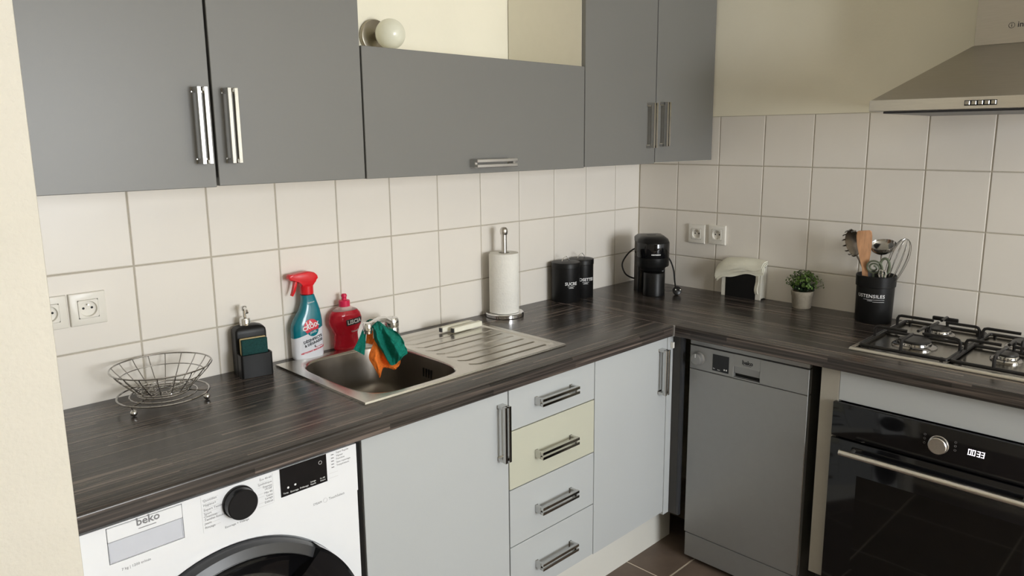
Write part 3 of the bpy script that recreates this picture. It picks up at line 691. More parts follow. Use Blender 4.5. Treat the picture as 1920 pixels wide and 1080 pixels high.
def grate(ya, yb, burners):
    b = MB(); xa, xb = -.478, -.062; z = .913; r = .0054
    co = .012
    def corner(cx, cy, a0_): return [(cx+co*cos(a0_+k*pi/8), cy+co*sin(a0_+k*pi/8), z) for k in range(5)]
    b.tube(corner(xb-co, yb-co, 0)+corner(xa+co, yb-co, pi/2)+corner(xa+co, ya+co, pi)+corner(xb-co, ya+co, 3*pi/2), r, 8, True)
    for (bx_, by_, rad) in burners:
        zt_ = .948; tip = rad*.62
        for (sx, sy, edge) in ((0, 1, yb), (0, -1, ya), (-1, 0, None), (1, 0, None)):
            if edge is not None:
                s_ = Vector((bx_, edge, z)); e_ = Vector((bx_, by_+sy*tip, zt_)); dirv = Vector((0, -sy, 0))
            else:
                ed = xa if (sx < 0 and bx_ < -.25) else xb if (sx > 0 and bx_ > -.25) else -.250
                s_ = Vector((ed, by_, z)); e_ = Vector((bx_+sx*tip, by_, zt_)); dirv = Vector((-sx, 0, 0))
            k1 = s_+Vector((0, 0, .026)); k2 = s_+dirv*.004+Vector((0, 0, .034)); k3 = s_+dirv*.012+Vector((0, 0, .0365))
            b.tube([s_, k1, k2, k3, Vector((e_.x, e_.y, zt_+.001))], .0048, 8)
    b.tube([(-.250, ya, z), (-.250, yb, z)], r, 8)
    g_ = b.build('pan_support', 'castblack', t)
    b = MB()
    for (xx, yy) in ((xa+.02, yb-.02), (xa+.02, ya+.02), (xb-.02, yb-.02), (xb-.02, ya+.02)): b.lathe([(.005, .9058), (.005, z)], (xx, yy, 0), 10)
    b.build('rubber_feet', 'castblack', g_, kind='stuff')
    ym = (ya+yb)/2
    MB().box(xb-.006, xb+.004, ym-.040, ym+.040, z+.020, z+.034, bev=.003).build('grip_bar', 'castblack', g_)
grate(-1.452, -1.204, BR[:2]); grate(-1.748, -1.462, BR[2:])

# ------------------------------------------------------------------ cooker hood
t = thing('cooker_hood', 'stainless steel chimney cooker hood over the gas hob', 'cooker hood', (-.25, -1.487, 1.617))
ya, yb = -1.787, -1.187; z0, z1, z2 = 1.6235, 1.6555, 1.812
MB().box(-.500, -.001, ya, yb, z0, z1, bev=.0012, seg=1).build('front_band', 'bandsteel', t)
q = lambda x, a, c, z: [(x, a, z), (-.001, a, z), (-.001, c, z), (x, c, z)]
MB().loft([q(-.497, ya+.003, yb-.003, z1), q(-.252, -1.594, -1.380, z2)]).build('canopy', 'hoodsteel', t)
ch = MB().box(-.250, -.001, -1.592, -1.382, z2+.0005, 2.499, bev=.001, seg=1).build('chimney', 'hoodsteel', t)
MB().box(-.470, -.03, ya+.03, yb-.03, z0-.006, z0-.0002, bev=.001, seg=1).build('filter_panel', 'greyrim', t)
for k in range(5):
    y = -1.446-.0155*k
    o = MB().box(-.5042, -.4998, y-.0058, y+.0058, 1.6345, 1.6445, bev=.0008, seg=1).build('button', 'chrome_bar', t)
b = MB().box(-.5022, -.4999, -1.5155, -1.4385, 1.6325, 1.6465); b.build('button_bezel', 'blackmatt', t, smooth=False)
b = MB().text('indesit', .022, mx(-1.488, 1.856, -.2503), bold=.0003)
b.tube([(-.2504, -1.474+.0075*cos(a), 1.862+.0075*sin(a)) for a in [i*pi/10 for i in range(20)]], .0008, 4, True)
b.box(-.2506, -.2502, -1.4750, -1.4730, 1.858, 1.8635); b.box(-.2506, -.2502, -1.4750, -1.4730, 1.865, 1.867)
b.build('logo', 'blackprint', ch, smooth=False, kind='stuff')

# ------------------------------------------------------------------ wall lamp in the niche over the flap cabinet
t = thing('wall_lamp', 'small round wall lamp with brushed metal plate and frosted globe, above the flap cabinet', 'lamp', (-1.412, -.0, 1.868))
MB().lathe([(.052, -.0005), (.053, -.006), (.050, -.012), (.046, -.013), (.014, -.015), (.013, -.045)], (-1.412, 0, 1.868), 48, 'y').build('wall_plate', 'lampmetal', t)
MB().ball((-1.412, -.088, 1.868), .0455, 32).build('globe', 'opal', t)

# ------------------------------------------------------------------ sockets
def socket(label, c, face):
    t = thing('wall_socket', label, 'socket', (c[0], c[1], c[2]), 0 if face == 'y' else -pi/2, 'white wall sockets')
    w_ = .0405
    def sq(h_, y): return [(-h_, y, -h_), (h_, y, -h_), (h_, y, h_), (-h_, y, h_)]
    q_ = .0225
    MB().loft([sq(w_, -.0003), sq(w_, -.0070), sq(w_-.001, -.0090), sq(w_-.0035, -.0100), sq(q_+.0006, -.0100), sq(q_+.0006, -.0020)], cap=False).build('plate', 'socketw', t, world=False, ang=25)
    n_ = 48; sqr = []; 
    for i in range(n_):
        a = 2*pi*(i+.5)/n_; k = q_/max(abs(cos(a)), abs(sin(a))); sqr.append((k*cos(a), k*sin(a)))
    ci = lambda r, y: [(r*cos(2*pi*(i+.5)/n_), y, r*sin(2*pi*(i+.5)/n_)) for i in range(n_)]
    ins = MB().loft([[(x, -.0025, z) for x, z in sqr], [(x, -.0112, z) for x, z in sqr], [(x*.97, -.0118, z*.97) for x, z in sqr], ci(.0200, -.0118), ci(.0192, -.0112), ci(.0185, -.0035), ci(.0005, -.0033)], cap=False).build('insert', 'socketw', t, world=False, ang=30)
    b = MB()
    for s_ in (-1, 1): b.lathe([(.0030, -.0034), (.0028, -.0038), (0, -.0038)], (s_*.0095, 0, .001), 14, 'y')
    b.build('pin_hole', 'blackmatt', ins, world=False, kind='stuff')
    MB().tube([(0, -.0033, .0105), (0, -.0135, .0105)], .0022, 10).build('earth_pin', 'brushed', ins, world=False)
socket('white wall socket fully in view above the wire basket', (-2.2925, 0, 1.145), 'y')
socket('white wall socket half hidden behind the cream wall end at the far left', (-2.3785, 0, 1.145), 'y')
socket('white wall socket nearer the coffee machine, on the right wall', (0, -.3135, 1.141), 'x')
socket('white wall socket nearer the napkin holder, on the right wall', (0, -.4125, 1.144), 'x')

# ------------------------------------------------------------------ wire fruit basket
c = Vector((-2.176, -.129, .90))
t = thing('wire_basket', 'chrome wire fruit basket on a ringed stand with ball feet', 'basket', c)
b = MB(); R = .0016
b.ring((c.x, c.y, .998), .117, .0019, 64); b.ring((c.x, c.y, .974), .098, .0013, 56); b.ring((c.x, c.y, .938), .064, .0017, 48)
for k in range(18):
    a = 2*pi*k/18+.1; cs, sn = cos(a), sin(a)
    b.tube([(c.x+r_*cs, c.y+r_*sn, z) for r_, z in ((.117, .998), (.108, .985), (.098, .974), (.082, .957), (.065, .940), (.050, .9345), (.018, .9335))], .0012, 6)
for r_ in (.018, .034, .050): b.ring((c.x, c.y, .9335), r_, .0012, 32, 6)
b.build('bowl', 'wire', t)
b = MB()
b.ring((c.x, c.y, .926), .106, .0022, 64); b.ring((c.x, c.y, .926), .078, .0018, 56); b.ring((c.x, c.y, .931), .060, .0016, 48)
for a in (radians(208), radians(328), radians(88)):
    b.tube([(c.x+.058*cos(a), c.y+.058*sin(a), .930), (c.x+.078*cos(a), c.y+.078*sin(a), .927), (c.x+.106*cos(a), c.y+.106*sin(a), .925), (c.x+.100*cos(a), c.y+.100*sin(a), .913)], .0018, 6)
b.build('stand_rings', 'wire', t)
for a in (radians(208), radians(328), radians(88)):
    MB().ball((c.x+.100*cos(a), c.y+.100*sin(a), .9085), .0083, 16).build('ball_foot', 'chrome', t)

# ------------------------------------------------------------------ soap dispenser with sponge
t = thing('soap_dispenser', 'black soap dispenser with chrome pump and sponge caddy, left of the sink', 'soap dispenser', (-1.899, -.008, .90), radians(-9))
def rrect(w_, d_, yc, z, r=.006, n_=4):
    pts = []
    for cx, cy, a in ((w_/2-r, yc+d_/2-r, 0), (-w_/2+r, yc+d_/2-r, pi/2), (-w_/2+r, yc-d_/2+r, pi), (w_/2-r, yc-d_/2+r, 3*pi/2)):
        pts += [(cx+r*cos(a+k*pi/2/n_), cy+r*sin(a+k*pi/2/n_), z) for k in range(n_+1)]
    return pts
b = MB(); b.loft([rrect(.086, .050, -.032, 0), rrect(.086, .050, -.032, .118), rrect(.084, .048, -.032, .127), rrect(.074, .042, -.032, .134), rrect(.050, .034, -.032, .138), rrect(.03, .026, -.032, .139)])
b.build('bottle', 'blackmatt', t, world=False)
b = MB()
b.loft([rrect(.087, .040, -.077, .001), rrect(.087, .040, -.077, .066, .006), rrect(.080, .033, -.077, .0665, .004), rrect(.080, .033, -.077, .025, .004)])
b.build('sponge_caddy', 'blackmatt', t, world=False)
b = MB().lathe([(.0145, .1385), (.0145, .157), (.0135, .1585), (.006, .159), (.0045, .161), (.0045, .180), (.0075, .181), (.0078, .192), (.006, .194), (0, .1945)], (-.008, -.032, 0), 28)
b.tube([(-.008, -.032, .188), (-.010, -.055, .189), (-.011, -.066, .186), (-.011, -.070, .180)], .0042, 12)
b.build('pump', 'chrome', t, world=False)
sg = thing('sponge', 'yellow sponge with dark green scourer standing in the black soap caddy', 'sponge', (-1.899, -.008, .90), radians(-9))
MB().box(-.036, .035, -.074, -.062, .028, .109, bev=.003).build('foam', 'sponge', sg, world=False)
MB().box(-.035, .035, -.086, -.0742, .028, .1075, bev=.002).build('scouring_pad', 'scourer', sg, world=False)

# ------------------------------------------------------------------ spray bottle
t = thing('spray_bottle', 'teal and white trigger spray cleaner bottle with red head, by the wall', 'spray bottle', (-1.722, -.036, .9005), radians(-4))
def sh(w_, d_, z, xc=0, n_=32, p=2.8):
    return [(xc+se(2*pi*i/n_, w_/2, d_/2, p)[0], se(2*pi*i/n_, w_/2, d_/2, p)[1], z) for i in range(n_)]
PR = [(.084, .044, 0, 0), (.092, .050, .004, 0), (.095, .052, .012, 0), (.096, .053, .060, 0), (.096, .052, .095, 0), (.092, .050, .112, .002), (.080, .045, .130, .006), (.064, .040, .148, .011), (.052, .036, .165, .012), (.044, .034, .180, .011), (.038, .033, .198, .008)]
def pw(z):
    for (a, b_) in zip(PR, PR[1:]):
        if a[2] <= z <= b_[2]: k = (z-a[2])/(b_[2]-a[2]); return tuple(a[i]+(b_[i]-a[i])*k for i in (0, 1, 3))
zs_ = [0, .004, .012] + [.02+.0045*i for i in range(40)]
zs_ = [z for z in zs_ if z <= .198]
b = MB(); b.loft([sh(pw(z)[0], pw(z)[1], z, pw(z)[2], 48) for z in zs_])
b.build('bottle', 'bottle_print', t, world=False, ang=60)
def onb(xc, zc, off=.0006, rot=radians(14)):
    def f(x, y, z):
        X = xc+x*cos(rot)-y*sin(rot); Z = zc+x*sin(rot)+y*cos(rot); w_, d_, x0_ = pw(max(.001, min(.197, Z)))
        u = min(.999, abs((X-x0_)/(w_/2))); dy = d_/2*(1-u**2.8)**(1/2.8)
        return (X, -dy-off-z, Z)
    return f
def disc(b, f, r, a0=0, a1=2*pi, z=0, n_=28):
    k = 5; rows_ = [[f(r*i/k*cos(a0+(a1-a0)*j/n_), r*i/k*sin(a0+(a1-a0)*j/n_), z) for j in range(n_+1)] for i in range(1, k+1)]
    b.grid([[f(0, 0, z)]*(n_+1)]+rows_); bmesh.ops.remove_doubles(b.bm, verts=b.bm.verts[:], dist=1e-6)
b = MB(); disc(b, onb(.004, .101), .0235, z=.0001); b.build('red_badge', 'redprint', t, world=False, recalc=False)
b = MB(); disc(b, onb(.008, .090), .0185, pi+.15, 2*pi-.15, z=.0003); b.build('teal_badge', 'teal', t, world=False, recalc=False)
b = MB(); f = onb(-.001, .108); b.text('LA', .0165, f, bold=.0006, align='CENTER', ext=.0005); f = onb(.004, .0965); b.text('CROIX', .0175, f, bold=.0006, align='CENTER', ext=.0005)
f = onb(.010, .0815); b.text('JAVEL', .009, f, align='CENTER', ext=.0007); f = onb(.012, .172, rot=radians(8)); b.text('fraîcheur', .006, f, align='CENTER', ext=.0004)
b.build('badge_lettering', 'whiteprint', t, world=False, smooth=False, kind='stuff')
b = MB(); b.text('DÉSINFECTE', .0115, onb(.008, .0585), bold=.0003, align='CENTER', ext=.0004); b.text('& DÉGRAISSE', .0105, onb(.010, .0475), bold=.0003, align='CENTER', ext=.0004)
b.text('6', .011, onb(.013, .0365, rot=radians(10)), bold=.0003, align='CENTER'); b.build('label_lettering', 'blackprint', t, world=False, smooth=False, kind='stuff')
b = MB(); b.text('NETTOYANT MULTI-USAGES', .0062, onb(.008, .026, rot=radians(10)), bold=.0003, align='CENTER'); b.text('sans rinçage', .005, onb(.026, .037, rot=radians(10)), align='CENTER')
b.build('red_lettering', 'redprint', t, world=False, smooth=False, kind='stuff')
b = MB()
b.lathe([(.0175, .197), (.0195, .199), (.0195, .222), (.016, .226)], (.008, 0, 0), 28)
# spray head: a thick profile with trigger
def slab(pts, y0_, y1_, bev=.004):
    bb = MB(); bb.loft([[(x, y0_, z) for x, z in pts], [(x, y1_, z) for x, z in pts]])
    es = [e for e in bb.bm.edges]; bmesh.ops.bevel(bb.bm, geom=es, offset=bev, segments=2, profile=.5, affect='EDGES')
    return bb
hd = slab([(-.012, .222), (.026, .222), (.030, .236), (.042, .242), (.040, .252), (.030, .262), (.010, .266), (-.030, .262), (-.047, .262), (-.050, .252), (-.044, .243), (-.020, .242), (-.012, .236)], -.0125, .0125, .0035)
mhd = bpy.data.meshes.new('x'); hd.bm.to_mesh(mhd); hd.bm.free(); b.bm.from_mesh(mhd)
sp_ = b.build('spray_head', 'red', t, world=False, ang=40)
b = slab([(-.030, .243), (-.022, .243), (-.024, .228), (-.030, .210), (-.038, .196), (-.043, .198), (-.037, .212), (-.031, .228)], -.007, .007, .0015)
b.build('trigger', 'red', t, world=False, ang=40)

# ------------------------------------------------------------------ dish soap bottle
t = thing('dish_soap_bottle', 'red translucent washing-up liquid bottle with raspberry cap, behind the sink', 'bottle', (-1.588, -.036, .9005), radians(-6))
PR2 = [(.070, .044, 0), (.080, .050, .004), (.083, .052, .014), (.078, .050, .035), (.076, .049, .052), (.088, .054, .066), (.104, .060, .082), (.108, .061, .098), (.100, .058, .114), (.080, .050, .127), (.050, .040, .135), (.034, .030, .139)]
def lp(PR_, z):
    for a, b_ in zip(PR_, PR_[1:]):
        if a[2] <= z <= b_[2]: k = (z-a[2])/(b_[2]-a[2]); k = k*k*(3-2*k)*.5+k*.5; return a[0]+(b_[0]-a[0])*k, a[1]+(b_[1]-a[1])*k
b = MB(); zz_ = [0, .004, .009]+[.014+.0045*i for i in range(28)]; zz_ = [z for z in zz_ if z < .139]
b.loft([sh(*lp(PR2, z), z, 0, 40, 2.3) for z in zz_ if z <= .1265]); b.build('liquid_body', 'redliquid', t, world=False, ang=60)
b = MB(); b.loft([sh(*lp(PR2, z), z, 0, 40, 2.3) for z in [.1270, .130, .133, .136, .1385]]); b.build('clear_shoulder', 'clearplastic', t, world=False, ang=60)
MB().lathe([(.0175, .139), (.0175, .156), (.0155, .158), (.0075, .159), (.0075, .168), (.009, .170), (.009, .174), (.0065, .178), (0, .179)], (0, 0, 0), 28).build('cap', 'pinkcap', t, world=False)
def ond(xc, zc, off=.0006, rot=radians(4)):
    def f(x, y, z):
        X = xc+x*cos(rot)-y*sin(rot); Z = zc+x*sin(rot)+y*cos(rot); w_, d_ = lp(PR2, Z)
        u = min(.995, abs(X/(w_/2))); return (X, -d_/2*(1-u**2.3)**(1/2.3)-off-z, Z)
    return f
b = MB(); b.box(-.012, .046, -.0001, 0, 0, 0.001); b.bm.clear()
kk = 8; f = ond(.018, .084); b.grid([[f(-.028+.056*i/kk, -.002+.020*j/3, .0001) for j in range(4)] for i in range(kk+1)]); b.build('label_patch', 'blackprint', t, world=False, recalc=True)
b = MB(); b.text('LISCIA', .0175, ond(.018, .0865), bold=.0004, align='CENTER', ext=.0006); b.text('Vaisselle', .009, ond(.022, .058), align='CENTER', ext=.0005); b.build('label_lettering', 'whiteprint', t, world=False, smooth=False, kind='stuff')

# ------------------------------------------------------------------ kitchen paper on its holder
pc = (-.930, -.0735)
t = thing('paper_towel_holder', 'chrome kitchen-roll stand with round base, right of the drainer', 'kitchen roll holder', (pc[0], pc[1], .90))
MB().lathe([(.066, .9002), (.0715, .902), (.0715, .913), (.069, .9155), (0, .9158)], (pc[0], pc[1], 0), 56).build('base', 'chrome', t)
MB().lathe([(.0105, .9158), (.0105, 1.204)], (pc[0], pc[1], 0), 24).build('pole', 'brushed', t)
MB().lathe([(.0105, 1.204), (.013, 1.207), (.0148, 1.216), (.0135, 1.226), (.008, 1.232), (0, 1.2335)], (pc[0], pc[1], 0), 24).build('knob', 'brushed', t)
b = MB(); pts = []; th = .0535
prof = [(.020, 1.137), (.020, .9165), (th-.001, .9165), (th, .918), (th, 1.1365), (th-.001, 1.138), (.020, 1.138)]
b.lathe(prof, (pc[0], pc[1], 0), 56)
# loose outer sheet edge
a_ = [radians(150+i*6) for i in range(12)]
b.grid([[(pc[0]+(th+.0008+.0035*(1-i/11)**2)*cos(a), pc[1]+(th+.0008+.0035*(1-i/11)**2)*sin(a), z) for z in (.9175, .97, 1.03, 1.08, 1.1375)] for i, a in enumerate(a_)], thick=.0005)
tag(b.build('paper_roll', 'paper', ang=50), 'white kitchen paper roll standing on the chrome stand', 'paper roll')

# ------------------------------------------------------------------ two white bars on the drainer
for lab, xa, yy, r_ in (('white plastic bar on the drainer, the one closer to the wall', -1.2665, -.112, radians(2)), ('white plastic bar on the drainer, the one farther from the wall', -1.243, -.146, radians(3))):
    t = thing('plastic_bar', lab, 'bar', (xa, yy, .9062), r_, 'white bars on the drainer')
    MB().box(0, .132, -.0095, .0095, 0, .018, bev=.003).build('bar', 'napkin', t, world=False)
    MB().box(-.004, -.0002, -.007, .007, .001, .015, bev=.001, seg=1).build('end_cap', 'greyrim', t, world=False)

# ------------------------------------------------------------------ canisters
def canister(label, c, r, h, word, rz, small):
    t = thing('storage_canister', label, 'canister', (c[0], c[1], .90), rz, 'black storage tins')
    MB().lathe([(r-.001, 0), (r, .002), (r, h-.024), (r+.0008, h-.0235), (0, h-.0235)], (0,0,0), 56).build('body', 'blackmatt', t, world=False)
    ld_ = MB().lathe([(r+.0016, h-.023), (r+.0016, h-.004), (r, h-.0015), (r*.7, h+.001), (0, h+.002)], (0,0,0), 56).build('lid', 'blackmatt', t, world=False)
    MB().tube([(-.016+.032*i/12, 0, h+.001+.020*sin(pi*i/12)**.7) for i in range(13)], .0016, 8).build('lid_handle', 'chrome', ld_, world=False)
    def f(x, y, z, zc=.072):
        a = x/r; return ((r+.0004+z)*sin(a), -(r+.0004+z)*cos(a), zc+y)
    b = MB(); b.text(word, .0175, f, bold=.0004, align='CENTER', ext=.0002)
    for dz, w_ in ((-.006, .030), (-.0125, .022)):
        b.grid([[f(-w_/2+w_*i/8, dz, .0002), f(-w_/2+w_*i/8, dz+.0012, .0002)] for i in range(9)])
    b.text(small, .0058, lambda x, y, z: f(x, y-.0108, z), align='CENTER', ext=.0002)
    b.build('lettering', 'whiteprint', t, world=False, smooth=False, recalc=False, kind='stuff')
canister('black round tin with white SUCRE lettering, front one of the pair', (-.575, -.062), .0575, .161, 'SUCRE', radians(-25), 'cuisine')
canister('black round tin with white DOSETTES lettering, tucked behind the sugar tin', (-.468, -.054), .050, .161, 'DOSETTES', radians(-28), 'cuisine')

# ------------------------------------------------------------------ coffee machine
t = thing('coffee_machine', 'black capsule coffee machine standing in the corner', 'coffee machine', (-.213, -.231, .90), radians(-43))
def dsh(hw, yf, yb_, z, tilt=0, n_=24):    # round front, straight sides, flat back
    pts = []
    for i in range(n_+1):
        a = pi+pi*i/n_; pts.append((hw*cos(a), yf+hw+hw*sin(a), z+tilt*(yf+hw+hw*sin(a))))
    pts += [(hw, yb_, z+tilt*yb_), (-hw, yb_, z+tilt*yb_)]
    return pts
b = MB(); b.loft([rrect(.118, .104, .058, .0, .012), rrect(.118, .104, .058, .230, .012), rrect(.112, .098, .058, .236, .010)]); b.build('rear_tank', 'blacksatin', t, world=False)
b = MB(); b.loft([dsh(.0690, -.070, .030, .158), dsh(.0700, -.071, .030, .160), dsh(.0700, -.071, .030, .216), dsh(.0690, -.070, .030, .219)]); hd_ = b.build('brewing_head', 'blackgloss', t, world=False)
b = MB(); b.loft([dsh(.0690, -.069, .050, .2195), dsh(.0640, -.060, .080, .232), dsh(.050, -.030, .085, .243), dsh(.035, -.010, .080, .245)]); b.build('lid', 'blacksatin', t, world=False)
MB().lathe([(.020, .2452), (.019, .2462), (.006, .2466), (0, .2460)], (0, .035, 0), 32, sy=.8).build('lid_button', 'greyrim', t, world=False)
b = MB(); b.loft([dsh(.0675, -.067, .030, .118), dsh(.0690, -.069, .030, .121), dsh(.0690, -.069, .030, .1565)]); b.build('lower_ring', 'blackmatt', t, world=False)
b = MB(); b.loft([dsh(.048, -.050, .030, .100), dsh(.060, -.060, .030, .1175)]); b.build('outlet_throat', 'blackmatt', t, world=False)
MB().lathe([(.006, .108), (.0065, .118)], (0, -.040, 0), 16).build('spout', 'chrome', t, world=False)
b = MB().lathe([(.044, 0), (.0455, .002), (.0455, .026), (.0445, .030), (.0445, .094), (.043, .097), (.038, .0975), (0, .0975)], (0, -.043, 0), 48); b.build('cup_support', 'blackmatt', t, world=False)
b = MB(); r_ = .0702
def fc(x, y, z): a = x/r_; return ((r_+.0004+z)*sin(a), -.001-(r_+.0004+z)*cos(a), .171+y)
b.text('NESPRESSO', .0072, fc, align='CENTER', bold=.0003, spacing=1.1); b.build('logo', 'whiteprint', hd_, world=False, smooth=False, kind='stuff')
# mains lead, one loop each side
b = MB()
def bez(P, n_=28):
    out = []; m_ = len(P)-1
    for i in range(n_+1):
        x = i/n_*m_; k = min(int(x), m_-1); f_ = x-k; a, b_, c_, d_ = P[max(k-1, 0)], P[k], P[k+1], P[min(k+2, m_)]
        out.append([.5*((2*b_[q_])+(-a[q_]+c_[q_])*f_+(2*a[q_]-5*b_[q_]+4*c_[q_]-d_[q_])*f_*f_+(-a[q_]+3*b_[q_]-3*c_[q_]+d_[q_])*f_**3) for q_ in range(3)])
    return out
b.tube(bez([(-.150, -.140, 1.070), (-.175, -.125, 1.078), (-.194, -.110, 1.070), (-.212, -.097, 1.050), (-.229, -.088, 1.022), (-.233, -.088, .998), (-.224, -.098, .968), (-.208, -.115, .952), (-.180, -.130, .944), (-.120, -.120, .940), (-.060, -.110, .960), (-.050, -.150, 1.020), (-.085, -.215, 1.060), (-.112, -.240, 1.046), (-.103, -.252, 1.020), (-.096, -.262, .982), (-.108, -.276, .940), (-.140, -.305, .912), (-.165, -.325, .910)], 140), .0034, 10)
cd = tag(b.build('power_cord', 'cord'), 'black power cord looping beside the coffee machine with its plug on the worktop', 'cord')
pl = MB().lathe([(.010, .022), (.016, .016), (.0185, .006), (.0185, -.002), (.015, -.004), (0, -.004)], (0,0,0), 28)
for s_ in (-1, 1): pl.lathe([(.0022, -.004), (.0022, -.018), (0, -.019)], (s_*.0095, 0, 0), 10)
o = pl.build('plug', 'blacksatin', cd, world=False); o.location = (-.186, -.340, .9200)
dv = Vector((-.62, -.60, .35)).normalized(); o.rotation_mode = 'QUATERNION'; o.rotation_quaternion = dv.to_track_quat('-Z', 'Y')
pb = MB()
for s_ in (-1, 1): pb.lathe([(.0024, -.018), (.0024, -.0215), (0, -.022)], (s_*.0095, 0, 0), 10)
o2 = pb.build('plug_pin', 'chrome', o, world=False, kind='stuff')

# ------------------------------------------------------------------ napkin holder and napkins
t = thing('napkin_holder', 'white wooden napkin holder with black front panel, against the right wall', 'napkin holder', (-.03, -.555, .90))
b = MB(); b.box(-.046, -.003, -.645, -.468, .9003, .908, bev=.001, seg=1); b.box(-.0115, -.003, -.645, -.468, .9085, 1.048, bev=.001, seg=1)
b.box(-.050, -.012, -.645, -.622, .9003, 1.030, bev=.001, seg=1); b.box(-.050, -.012, -.486, -.468, .9003, 1.000, bev=.001, seg=1)
b.build('frame', 'holderwhite', t)
pts = [(-.0505, -.6215, .9005), (-.0505, -.4865, .9005), (-.0505, -.4865, 1.004)]+[(-.0505, -.6215+.016-.016*cos(a), 1.004-.016+.016*sin(a)) for a in [radians(90-10*i) for i in range(10)]]
MB().poly(pts, .003, (1, 0, 0)).build('front_panel', 'blackmatt', t, ang=30)
for lab, k in (('uppermost folded ivory napkin drooping over the holder', 0), ('middle ivory napkin of the drooping stack on the holder', 1), ('lowest ivory napkin in the holder, its edge showing beneath', 2)):
    rows = []
    for i in range(25):
        u = i/24; y = -.652+.208*u                                   # u = 0 right end, 1 left end towards the corner
        ztop = 1.058+.006*sin(pi*u*1.15+.3)-.022*max(0, (u-.80)/.20)**2-k*.0065
        drop = (.038+.014*smoothstep((u-.25)/.5))+.004*sin(9*u+k)-.012*max(0, .15-u)/.15+k*.005
        row = []
        for j in range(15):
            v = j/14; a = v*pi/2; xr = .054-.0035*k
            row.append((-.0125-xr*sin(a)**.9-.0012*sin(12*u+2*k)*v, y-.003*k*v, ztop-drop*(1-cos(a))**1.1-.002*sin(8*u)*v))
        rows.append(row)
    tag(MB().grid(rows, thick=.0042).build('napkin', 'napkin', ang=60), lab, 'napkin', 'napkins in the holder')
b = MB(); rows = [[(-.0535-.003*sin(9*v)-.003*u, -.6225-.014*u+.003*sin(5*v), .925+.085*v) for u in (0, .33, .66, 1)] for v in [i/9 for i in range(10)]]
tag(b.grid(rows, thick=.004).build('napkin', 'napkin', ang=60), 'crumpled ivory napkin end hanging down the right edge of the holder', 'napkin', 'napkins in the holder')

# ------------------------------------------------------------------ potted plant
pc = (-.054, -.820)
t = thing('potted_plant', 'small bushy green plant in a beige pot, right of the napkins', 'plant', (pc[0], pc[1], .90))
MB().lathe([(.032, .9003), (.035, .904), (.0385, .948), (.0400, .950), (.0415, .966), (.040, .968), (.036, .967), (.034, .955), (0, .955)], (pc[0], pc[1], 0), 40).build('pot', 'concrete', t)
rnd = random.Random(4); b = MB(); st = MB()
for k in range(400):
    a = rnd.random()*2*pi; el_ = rnd.random()**.8*1.35; rad = .020+.038*rnd.random()**.45
    d = Vector((cos(a)*cos(el_)*1.22, sin(a)*cos(el_)*1.30-.12*cos(el_), sin(el_)*1.05)); p = Vector((pc[0], pc[1], .985))+d*rad
    if p.x > -.004: continue
    nrm = (d+Vector((rnd.uniform(-.6, .6), rnd.uniform(-.6, .6), rnd.uniform(-.2, .8)))).normalized(); u = nrm.orthogonal().normalized(); v = nrm.cross(u); s_ = rnd.uniform(.0036, .0062)
    ring_ = [p+(u*cos(q_*pi/3)*s_+v*sin(q_*pi/3)*s_*.75)+nrm*(.0008*cos(2*q_*pi/3)) for q_ in range(6)]
    b.bm.faces.new([b.bm.verts.new(x) for x in ring_])
    if k % 6 == 0: st.tube([(pc[0]+d.x*.01, pc[1]+d.y*.01, .957), tuple(Vector((pc[0], pc[1], .975))+d*rad*.5), tuple(p)], .0007, 4)
for k in range(60):
    a = rnd.random()*2*pi; p = Vector((pc[0]-.002+cos(a)*.042*rnd.random(), pc[1]+sin(a)*.05*rnd.random(), .972+.02*rnd.random()))
    if p.x < -.006: st.ball(tuple(p), .006, 6)
b.build('foliage', 'leaf', t, kind='stuff', smooth=False, recalc=False)
st.build('stems', 'leafdark', t, kind='stuff', smooth=False)

# ------------------------------------------------------------------ utensil pot and utensils
jc = (-.0785, -1.098); jr = .0640
t = thing('utensil_pot', 'black round pot with white USTENSILES lettering, left of the hob', 'utensil pot', (jc[0], jc[1], .90), radians(-78))
MB().lathe([(.060, 0), (.0605, .002), (jr-.001, .128), (jr+.002, .130), (jr+.003, .166), (jr+.001, .169), (jr-.001, .166), (jr-.003, .130), (jr-.006, .01), (0, .01)], (0,0,0), 56).build('pot_body', 'blackmatt', t, world=False)
def fu(x, y, z, zc=.094):
    r_ = .0605+.0035*(zc+y)/.128; a = x/r_; return ((r_+.0006+z)*sin(a), -(r_+.0006+z)*cos(a), zc+y)
b = MB(); b.text('USTENSILES', .0170, lambda x, y, z: fu(x-.006, y, z), bold=.0002, align='CENTER', ext=.0002, spacing=1.08)
for dz, x0_, x1_ in ((-.007, -.030, .040), (-.0145, .002, .040)):
    b.grid([[fu(x0_+(x1_-x0_)*i/10, dz, .0002), fu(x0_+(x1_-x0_)*i/10, dz+.0009, .0002)] for i in range(11)])
b.text('cuisine', .0060, lambda x, y, z: fu(x-.008, y-.0120, z), align='CENTER', ext=.0002)
b.build('lettering', 'whiteprint', t, world=False, smooth=False, recalc=False, kind='stuff')
J = Vector((jc[0], jc[1], 0))
def U(f_, r_, z): return Vector((jc[0]-f_, jc[1]-r_, z))       # f_ towards the room, r_ to the right along the wall
